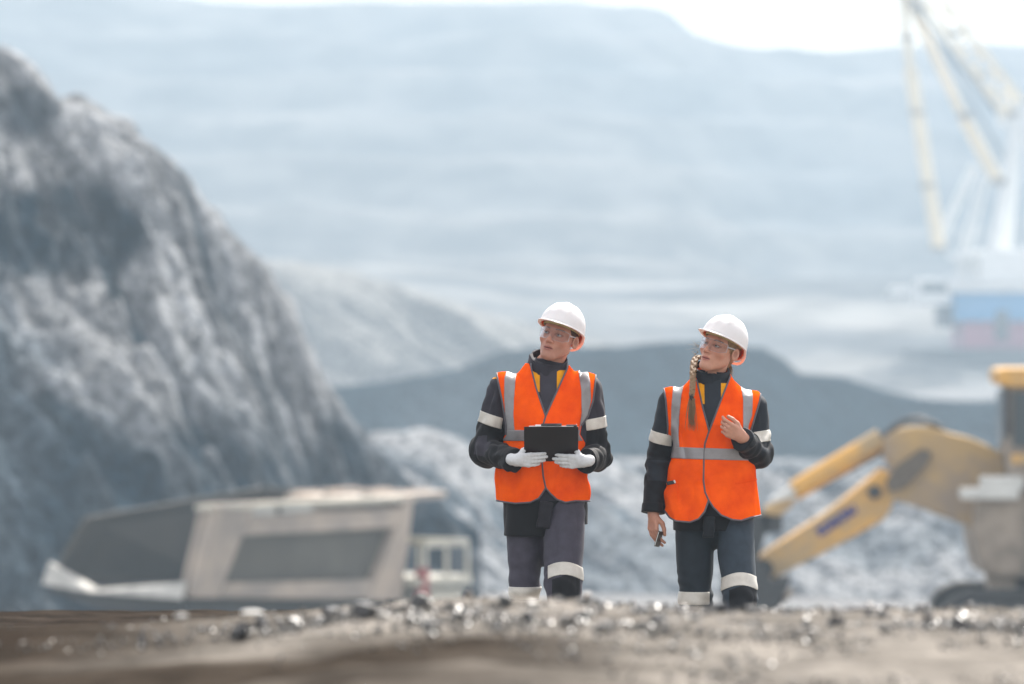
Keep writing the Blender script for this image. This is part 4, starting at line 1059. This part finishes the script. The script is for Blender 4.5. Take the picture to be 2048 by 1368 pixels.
# ---------------------------------------------------------------- the man
u_b = np.array((0, -.72, .694)); n_b = np.array((0, -.694, -.72))       # board's upward direction and its underside normal (towards the camera)
bc0 = np.array((.027, -.20, 1.052))                                      # middle of its lower edge
def onb(x, t, o): return np.array((x, 0, 0))+np.array((0, bc0[1], bc0[2]))+u_b*t+n_b*o
def man_hem(P): return .683+.055*sstep(.0, .16, P[:, 0])+.0*P[:, 1]
man = dict(o=(1090, 1351), fem=False, seed=11, gloves=True, rot=(-4, 14, -22), head=(.066, -.035, 1.652), hs=1.06, helms=1.0,
    skin=lin((186, 136, 116)), lip=lin((158, 96, 86)), brow=(.045, .03, .022), stub=.30, iris=(.10, .14, .17),
    label='man in white hard hat and orange vest holding a black clipboard', neck0=(.015, .015, 1.50),
    torso=[(.62, 0, .01, .205, .15), (.76, 0, .01, .205, .152), (.86, 0, .01, .205, .15), (1.10, 0, .01, .198, .142), (1.27, 0, .012, .195, .138), (1.368, 0, .015, .188, .128), (1.43, .002, .018, .165, .112), (1.478, .006, .02, .125, .098), (1.52, .01, .018, .088, .084), (1.55, .012, .015, .074, .076)],
    vtorso=[(.70, 0, .01, .233, .168), (.86, 0, .01, .232, .168), (1.0, 0, .01, .226, .163), (1.10, 0, .01, .218, .157), (1.27, 0, .012, .212, .152), (1.368, 0, .015, .204, .142), (1.43, .002, .018, .180, .126), (1.478, .006, .02, .140, .112), (1.52, .01, .018, .103, .098), (1.56, .012, .015, .088, .088)],
    arms=[((-.200, .02, 1.392), (-.295, .035, 1.095), (-.148, -.245, 1.056), (.080, .072, .056)), ((.203, .02, 1.388), (.252, .035, 1.070), (.197, -.240, 1.050), (.080, .072, .057))],
    legs=[((-.098, .0, .88), (-.100, -.03, .43), (-.09, .24, .13), (.108, .076, .062)), ((.088, -.01, .88), (.088, -.20, .455), (.10, -.34, .11), (.112, .088, .066))],
    hip=((0, .01, .90), (.19, .14, .16)), crotch=(.10, .085, .27), strip=(.405, .535), arch=(-.0, -.03), hem=man_hem, hemdark=1000, bandt=.50,
    jk=(.034, .031, .042), blk=(.007, .007, .009), tr=(.062, .057, .078), yoke=(783, 757, 1080, 1113, 740),
    placket=[(1080, 735), (1114, 735), (1112, 790), (1096, 850), (1084, 850), (1080, 790)],
    collar=((.010, .018, 1.475), (.022, .002, 1.565), .100, .084, lambda P: 1.557+.50*P[:, 1]-.14*P[:, 0]),
    flap=((1090, 1028), .034, .066, 8), flapy=-.155,
    vfront=[(1058, 727), (1062, 738), (1072, 775), (1091, 831), (1112, 785), (1134, 740), (1139, 727), (1165, 722), (1192, 750), (1192, 760), (1186, 800), (1176, 832), (1163, 850), (1160, 868), (1170, 885), (1200, 895), (1200, 960), (1187, 1002), (1150, 1000), (1130, 1003), (1113, 997), (1100, 985), (1091, 974), (1085, 984), (1077, 995), (1060, 1003), (1030, 1005), (993, 1001), (980, 960), (980, 895), (1003, 880), (1012, 868), (1012, 850), (1004, 800), (995, 757), (993, 745), (1020, 722)],
    vback=[(1010, 726), (1060, 731), (1095, 738), (1138, 731), (1170, 726), (1192, 750), (1186, 800), (1172, 850), (1172, 885), (1200, 895), (1200, 960), (1187, 1002), (993, 1001), (980, 960), (980, 895), (1008, 880), (1010, 850), (1004, 800), (993, 745)],
    bind=[[(1062, 728), (1062, 735), (1072, 775), (1091, 831), (1087, 845), (1084, 870), (1084, 925), (1086, 950), (1091, 974), (1100, 985), (1113, 997), (1130, 1003), (1150, 1000), (1187, 1002)],
          [(1135, 728), (1134, 737), (1112, 785), (1091, 831)], [(1091, 974), (1085, 984), (1077, 995), (1060, 1003), (1030, 1005), (993, 1001)],
          [(993, 745), (995, 757), (1004, 800), (1012, 850), (1012, 868)], [(1192, 750), (1186, 800), (1176, 832), (1163, 850)]],
    tapes=[[(1018, 722), (1038, 718), (1031, 760), (1028, 800), (1027, 830), (1029, 860), (1014, 860), (1010, 825), (1008, 790), (1009, 755)],
           [(1155, 718), (1170, 722), (1180, 760), (1182, 800), (1174, 840), (1168, 860), (1158, 860), (1163, 825), (1162, 780), (1157, 745)]],
    hband=(859, 881), hslope=-.0, vshear=np.array([[1, 0, .25], [0, 1, 0], [-.15, 0, 1]]), snaps=[(1092, 842), (1090, 937)],
    hands=[dict(w0=onb(-.143, .056, .046), d=(1, .16, .0), s=u_b*.5+np.array((-.05, 0, .8)), flip=True, k=.86, spread=.015, curls=((6, 8, 6), (8, 10, 6), (10, 12, 8), (14, 14, 10)), thumb=((.5, .55, .6), (.8, .3, .5), (.95, .1, .2))),
           dict(w0=onb(.190, .048, .046), d=(-1, .16, -.02), s=u_b*.5+np.array((.05, 0, .8)), flip=False, k=.86, spread=.015, curls=((10, 12, 10), (6, 8, 6), (8, 10, 8), (12, 14, 10)), thumb=((.5, .55, .6), (.8, .3, .5), (.95, .1, .2)))])
mroot, mq, mR, mhc, ms = make_person(man)
M_ = put(mroot, mR, mhc, ms)
hr = sdf_mesh('hair', lambda p: np.maximum(np.maximum(ell(p, (0, .016, .038), (.0765, .0975, .0905))+.0012*noise(p*260, 3), -(p[:, 2]-(-.004-.22*(p[:, 1]))*1.0)), -(p[:, 1]+.030+.35*(p[:, 2]-.02))), (-.1, -.1, -.08), (.1, .13, .14), .0024, M_hairb, mroot)
hr.data.transform(M_)
# clipboard with papers and clip
def clipboard():
    c = onb(0, .12, 0)+np.array((.028, 0, 0)); base = mroot.location
    root = empty('clipboard', Vector(c)+base); tag(root, "black clipboard with white papers held level in the man's gloved hands", 'clipboard')
    Rb = Matrix((Vector((1, 0, 0)), Vector(u_b), Vector(-n_b))).transposed()
    b = MB(); b.box((0, 0, 0), (.262, .245, .004), Rb, .0015); b.build('board', M_board, root)
    up_ = Vector(-n_b); U = Vector(u_b)
    b = MB(); b.box(up_*.004+U*.006, (.215, .235, .003), Rb); b.build('paper', M_paper, root)
    b = MB(); b.box(up_*.008+U*.116+Vector((.0, 0, 0)), (.10, .022, .010), Rb, .002); b.tube(up_*.016+U*.122+Vector((-.05, 0, 0)), up_*.016+U*.122+Vector((.05, 0, 0)), .005); b.build('clip', M_black, root)
    b = MB(); b.box(up_*.009+U*.118+Vector((.098, 0, 0)), (.052, .012, .012), Rb, .002); b.build('clip_corner', M_black, root)
    b = MB(); b.box(up_*.0075+U*.1235+Vector((-.022, 0, 0)), (.11, .006, .006), Rb); b.build('page_edge', M_paper, root)
clipboard()

# ---------------------------------------------------------------- the woman
def wom_hem(P): return .775+0*P[:, 0]
woman = dict(o=(1423, 1378), fem=True, seed=37, gloves=False, rot=(-4, 16, -35), head=(.040, -.03, 1.660), hs=1.05, helms=1.0,
    skin=lin((192, 142, 120)), lip=lin((165, 100, 92)), brow=(.06, .04, .03), stub=0, iris=(.08, .07, .05),
    label='woman in white hard hat and orange vest with a blond braid over her shoulder', neck0=(.0, .012, 1.51),
    torso=[(.74, .01, .01, .200, .145), (.83, .01, .01, .200, .145), (1.0, .01, .01, .193, .138), (1.17, .01, .008, .190, .140), (1.29, .01, .006, .190, .142), (1.38, .01, .012, .186, .126), (1.43, .008, .016, .172, .112), (1.47, .004, .018, .140, .10), (1.51, 0, .018, .10, .086), (1.545, 0, .015, .074, .074), (1.565, 0, .014, .068, .07)],
    vtorso=[(.74, .01, .0, .238, .188), (.85, .01, .0, .236, .180), (1.0, .01, .01, .226, .160), (1.17, .01, .008, .213, .154), (1.29, .01, .006, .206, .157), (1.38, .01, .012, .200, .140), (1.43, .008, .016, .186, .126), (1.47, .004, .018, .154, .114), (1.51, 0, .018, .114, .10), (1.545, 0, .015, .088, .088), (1.57, 0, .014, .082, .084)],
    arms=[((-.195, .02, 1.392), (-.258, .045, 1.125), (-.283, -.005, .858), (.072, .062, .058)), ((.200, .02, 1.375), (.238, .01, 1.140), (.140, -.19, 1.228), (.072, .064, .058))],
    legs=[((-.083, .0, .90), (-.078, -.03, .44), (-.07, .24, .13), (.104, .080, .062)), ((.100, .012, .90), (.132, -.17, .475), (.15, -.34, .11), (.108, .082, .062))],
    hip=((.01, .01, .93), (.19, .14, .15)), crotch=(.10, .10, .12), strip=(.447, .548), arch=(.0, -.03), hem=wom_hem, hemdark=1030, bandt=.63,
    jk=(.016, .021, .029), blk=(.006, .007, .010), tr=(.033, .048, .066), yoke=(808, 760, 1408, 1440, 766),
    placket=[(1408, 755), (1441, 755), (1440, 800), (1424, 880), (1412, 880), (1408, 820)],
    collar=((.002, .016, 1.485), (-.004, .0, 1.585), .090, .082, lambda P: 1.568+.42*P[:, 1]-.10*P[:, 0]),
    flap=((1416, 1052), .028, .052, 3), flapy=-.160,
    vfront=[(1388, 735), (1395, 770), (1404, 815), (1416, 861), (1438, 805), (1458, 757), (1462, 735), (1490, 735), (1521, 788), (1519, 800), (1510, 830), (1500, 862), (1498, 895), (1510, 910), (1545, 925), (1545, 1000), (1524, 1030), (1500, 1033), (1480, 1039), (1462, 1037), (1440, 1028), (1424, 1012), (1415, 998), (1407, 1020), (1395, 1035), (1378, 1042), (1350, 1040), (1338, 1034), (1328, 1020), (1320, 980), (1322, 930), (1334, 905), (1335, 850), (1331, 800), (1327, 775), (1355, 735)],
    vback=[(1360, 735), (1490, 735), (1521, 788), (1510, 830), (1502, 862), (1505, 905), (1545, 925), (1545, 1000), (1524, 1030), (1338, 1034), (1320, 980), (1322, 930), (1336, 905), (1336, 850), (1327, 775)],
    bind=[[(1393, 760), (1395, 770), (1404, 815), (1416, 861), (1408, 885), (1406, 905), (1405, 960), (1408, 982), (1415, 998), (1424, 1012), (1440, 1028), (1462, 1037), (1480, 1039), (1500, 1033), (1524, 1030)],
          [(1460, 752), (1458, 757), (1438, 805), (1416, 861)], [(1415, 998), (1407, 1020), (1395, 1035), (1378, 1042), (1350, 1040), (1338, 1034), (1328, 1020)],
          [(1327, 775), (1331, 800), (1335, 850), (1334, 900)], [(1521, 788), (1519, 800), (1510, 830), (1500, 862)]],
    tapes=[[(1355, 740), (1376, 740), (1362, 790), (1358, 830), (1356, 870), (1358, 897), (1345, 897), (1341, 860), (1342, 810), (1346, 770)],
           [(1476, 745), (1495, 748), (1505, 790), (1503, 830), (1496, 850), (1492, 897), (1484, 897), (1484, 850), (1485, 800), (1480, 765)]],
    hband=(895, 918), hslope=-.03, vshear=np.array([[1, 0, -.3], [0, 1, 0], [.2, 0, 1]]), snaps=[(1412, 892), (1411, 944), (1412, 972)],
    pockets=[[(1332, 968), (1352, 964)], [(1470, 965), (1518, 958)], [(1352, 964), (1354, 1000)]],
    hands=[dict(w0=(-.284, -.012, .858), d=(-.02, -.10, -1), s=(.55, -.85, 0), flip=True, k=.96, spread=.0, curls=((24, 22, 15), (20, 22, 15), (18, 22, 15), (18, 25, 15)), thumb=((.75, .45, .55), (.95, .05, .35), (1, -.1, .2))),
           dict(w0=(.142, -.20, 1.235), d=(-.80, -.30, .42), s=(.30, -.25, .90), flip=False, k=.94, spread=.02, curls=((24, 48, 28), (38, 66, 40), (46, 72, 45), (52, 75, 45)), thumb=((.75, .55, .25), (.95, .20, .30), (.95, .0, .35)))])
wroot, wq, wR, whc, wsc = make_person(woman)
M_ = put(wroot, wR, whc, wsc)
def whair(p):
    d = ell(p, (0, .016, .034), (.0785, .0995, .0945))+.0016*noise(p*np.array([240, 240, 50]), 5)
    d = np.maximum(d, -(p[:, 2]+.030+.55*np.minimum(p[:, 1]-.02, .03))); d = np.maximum(d, -(p[:, 1]+.040+.25*(p[:, 2]-.02)))
    return smin(d, rc(p, (0, .085, -.02), (0, .075, -.085), .035, .022), .02)
hr = sdf_mesh('hair', whair, (-.1, -.1, -.12), (.1, .13, .14), .0024, M_hairf, wroot); hr.data.transform(M_)
bp = [np.array((*wq(px, py)[:1], y, wq(px, py)[1])) for px, py, y in ((1420, 724, .09), (1400, 714, .07), (1389, 722, .02), (1385, 742, -.06), (1384, 762, -.122), (1383, 776, -.155), (1381, 790, -.168))]
def spl(t):
    x = t*(len(bp)-1); i = min(int(x), len(bp)-2); f = x-i; p0 = bp[max(i-1, 0)]; p1 = bp[i]; p2 = bp[i+1]; p3 = bp[min(i+2, len(bp)-1)]
    return .5*((2*p1)+(-p0+p2)*f+(2*p0-5*p1+4*p2-p3)*f*f+(-p0+3*p1-3*p2+p3)*f**3)
def braid(P):
    D = np.full(len(P), 1.)
    for k in range(3):
        prev = None
        for i in range(41):
            t = i/40; a = t*2*math.pi*4.0+k*2*math.pi/3; r = .0098*(1-.2*t)
            p = spl(t)+np.array((r*math.sin(a), r*.7*math.sin(2*a), 0))
            if prev is not None: D = smin(D, rc(P, prev, p, .0086*(1-.25*t), .0086*(1-.25*t)), .0035)
            prev = p
    return D
br = sdf_mesh('braid', braid, np.min(bp, 0)-.04, np.max(bp, 0)+.04, .0022, M_hairf, wroot)
e0 = bp[-1]
sdf_mesh('hair_tie', lambda P: rc(P, e0, e0+(0, -.001, -.016), .0115, .0105)-.0015*np.sin(P[:, 2]*900), e0-.03, e0+.03, .002, M_black, br)
def strands(name, items, m, par):
    """items: (p0, p1, p2, radius) tapered hair locks"""
    V = []; F = []
    for p0, p1, p2, r in items:
        n0 = len(V); K = 9
        for i in range(K):
            t = i/(K-1); c = p0*(1-t)**2+2*p1*t*(1-t)+p2*t*t; rr = r*(1-t*.85)
            for j in range(4): a = j*math.pi/2; V.append((c[0]+rr*math.cos(a), c[1]+rr*math.sin(a), c[2]+rr*.3*math.sin(a)))
        for i in range(K-1):
            for j in range(4): a = n0+i*4; F.append((a+j, a+(j+1) % 4, a+4+(j+1) % 4, a+4+j))
    return link(name, np_mesh(name, V, F, m, True), par)
rr_ = np.random.RandomState(4)
it = []
for i in range(60):
    a = e0+np.array((rr_.normal()*.006, rr_.normal()*.005, -.014)); e = a+np.array((rr_.normal()*.011-.001, -.004, -.125-rr_.uniform()*.035)); it.append((a, (a+e)/2+np.array((rr_.normal()*.007, -.004, .01)), e, .0021))
strands('braid_tail', it, M_hairf, br)
def W3(px, py, y): x, z = wq(px, py); return np.array((x, y, z))
it = []
for i in range(46):
    y0 = 683+rr_.uniform()*70; x0 = 1396-(y0-683)*.09; L = (8+rr_.exponential(5))*(1.0 if y0 < 720 else .7)
    a = W3(x0+2, y0, -.02-.05*(y0 > 725)); e = W3(x0-L, y0+rr_.normal()*6-1, -.01-.05*(y0 > 725)); it.append((a, (a+e)/2+np.array((0, 0, rr_.normal()*.008)), e, .0011+.0008*rr_.uniform()))
strands('flyaway_hair', it, M_hairf, wroot); it = []
for i in range(16):
    a = W3(1458+rr_.normal()*2, 726, .05); e = W3(1461+rr_.normal()*3, 752+rr_.normal()*4, .02); it.append((a, (a+e)/2+np.array((.006, 0, 0)), e, .0022))
strands('loose_hair', it, M_hairf, wroot)
# phone in the hanging hand
def phone():
    X, Z = wq(1317, 1077); c = Vector((X, -.055, Z)); root = empty('mobile_phone', wroot.location+c); tag(root, "thin dark mobile phone held edge-on in the woman's lowered hand", 'phone')
    Rm = Matrix.Rotation(R_(16), 3, 'Y') @ Matrix.Rotation(R_(-20), 3, 'Z')
    b = MB(); b.box((0, 0, 0), (.009, .062, .078), Rm, .002); b.build('case', M_black, root)
    b = MB(); b.box(Rm @ Vector((.0, -.0312, 0)), (.0035, .0015, .070), Rm, .0005); b.build('metal_edge', M_worn, root)
phone()
def gadget():
    X, Z = wq(1343, 961); root = empty('pocket_gadget', wroot.location+Vector((X, -.148, Z))); tag(root, "small black gadget with a silver end poking out of the woman's vest pocket", 'gadget')
    b = MB(); b.box((-.008, -.012, -.006), (.040, .014, .018), Matrix.Rotation(R_(-12), 3, 'Y'), .003); b.build('body', M_black, root)
    b = MB(); b.box((.010, -.013, -.001), (.010, .013, .016), Matrix.Rotation(R_(-22), 3, 'Y'), .003); b.build('silver_end', M_worn, root)
gadget()
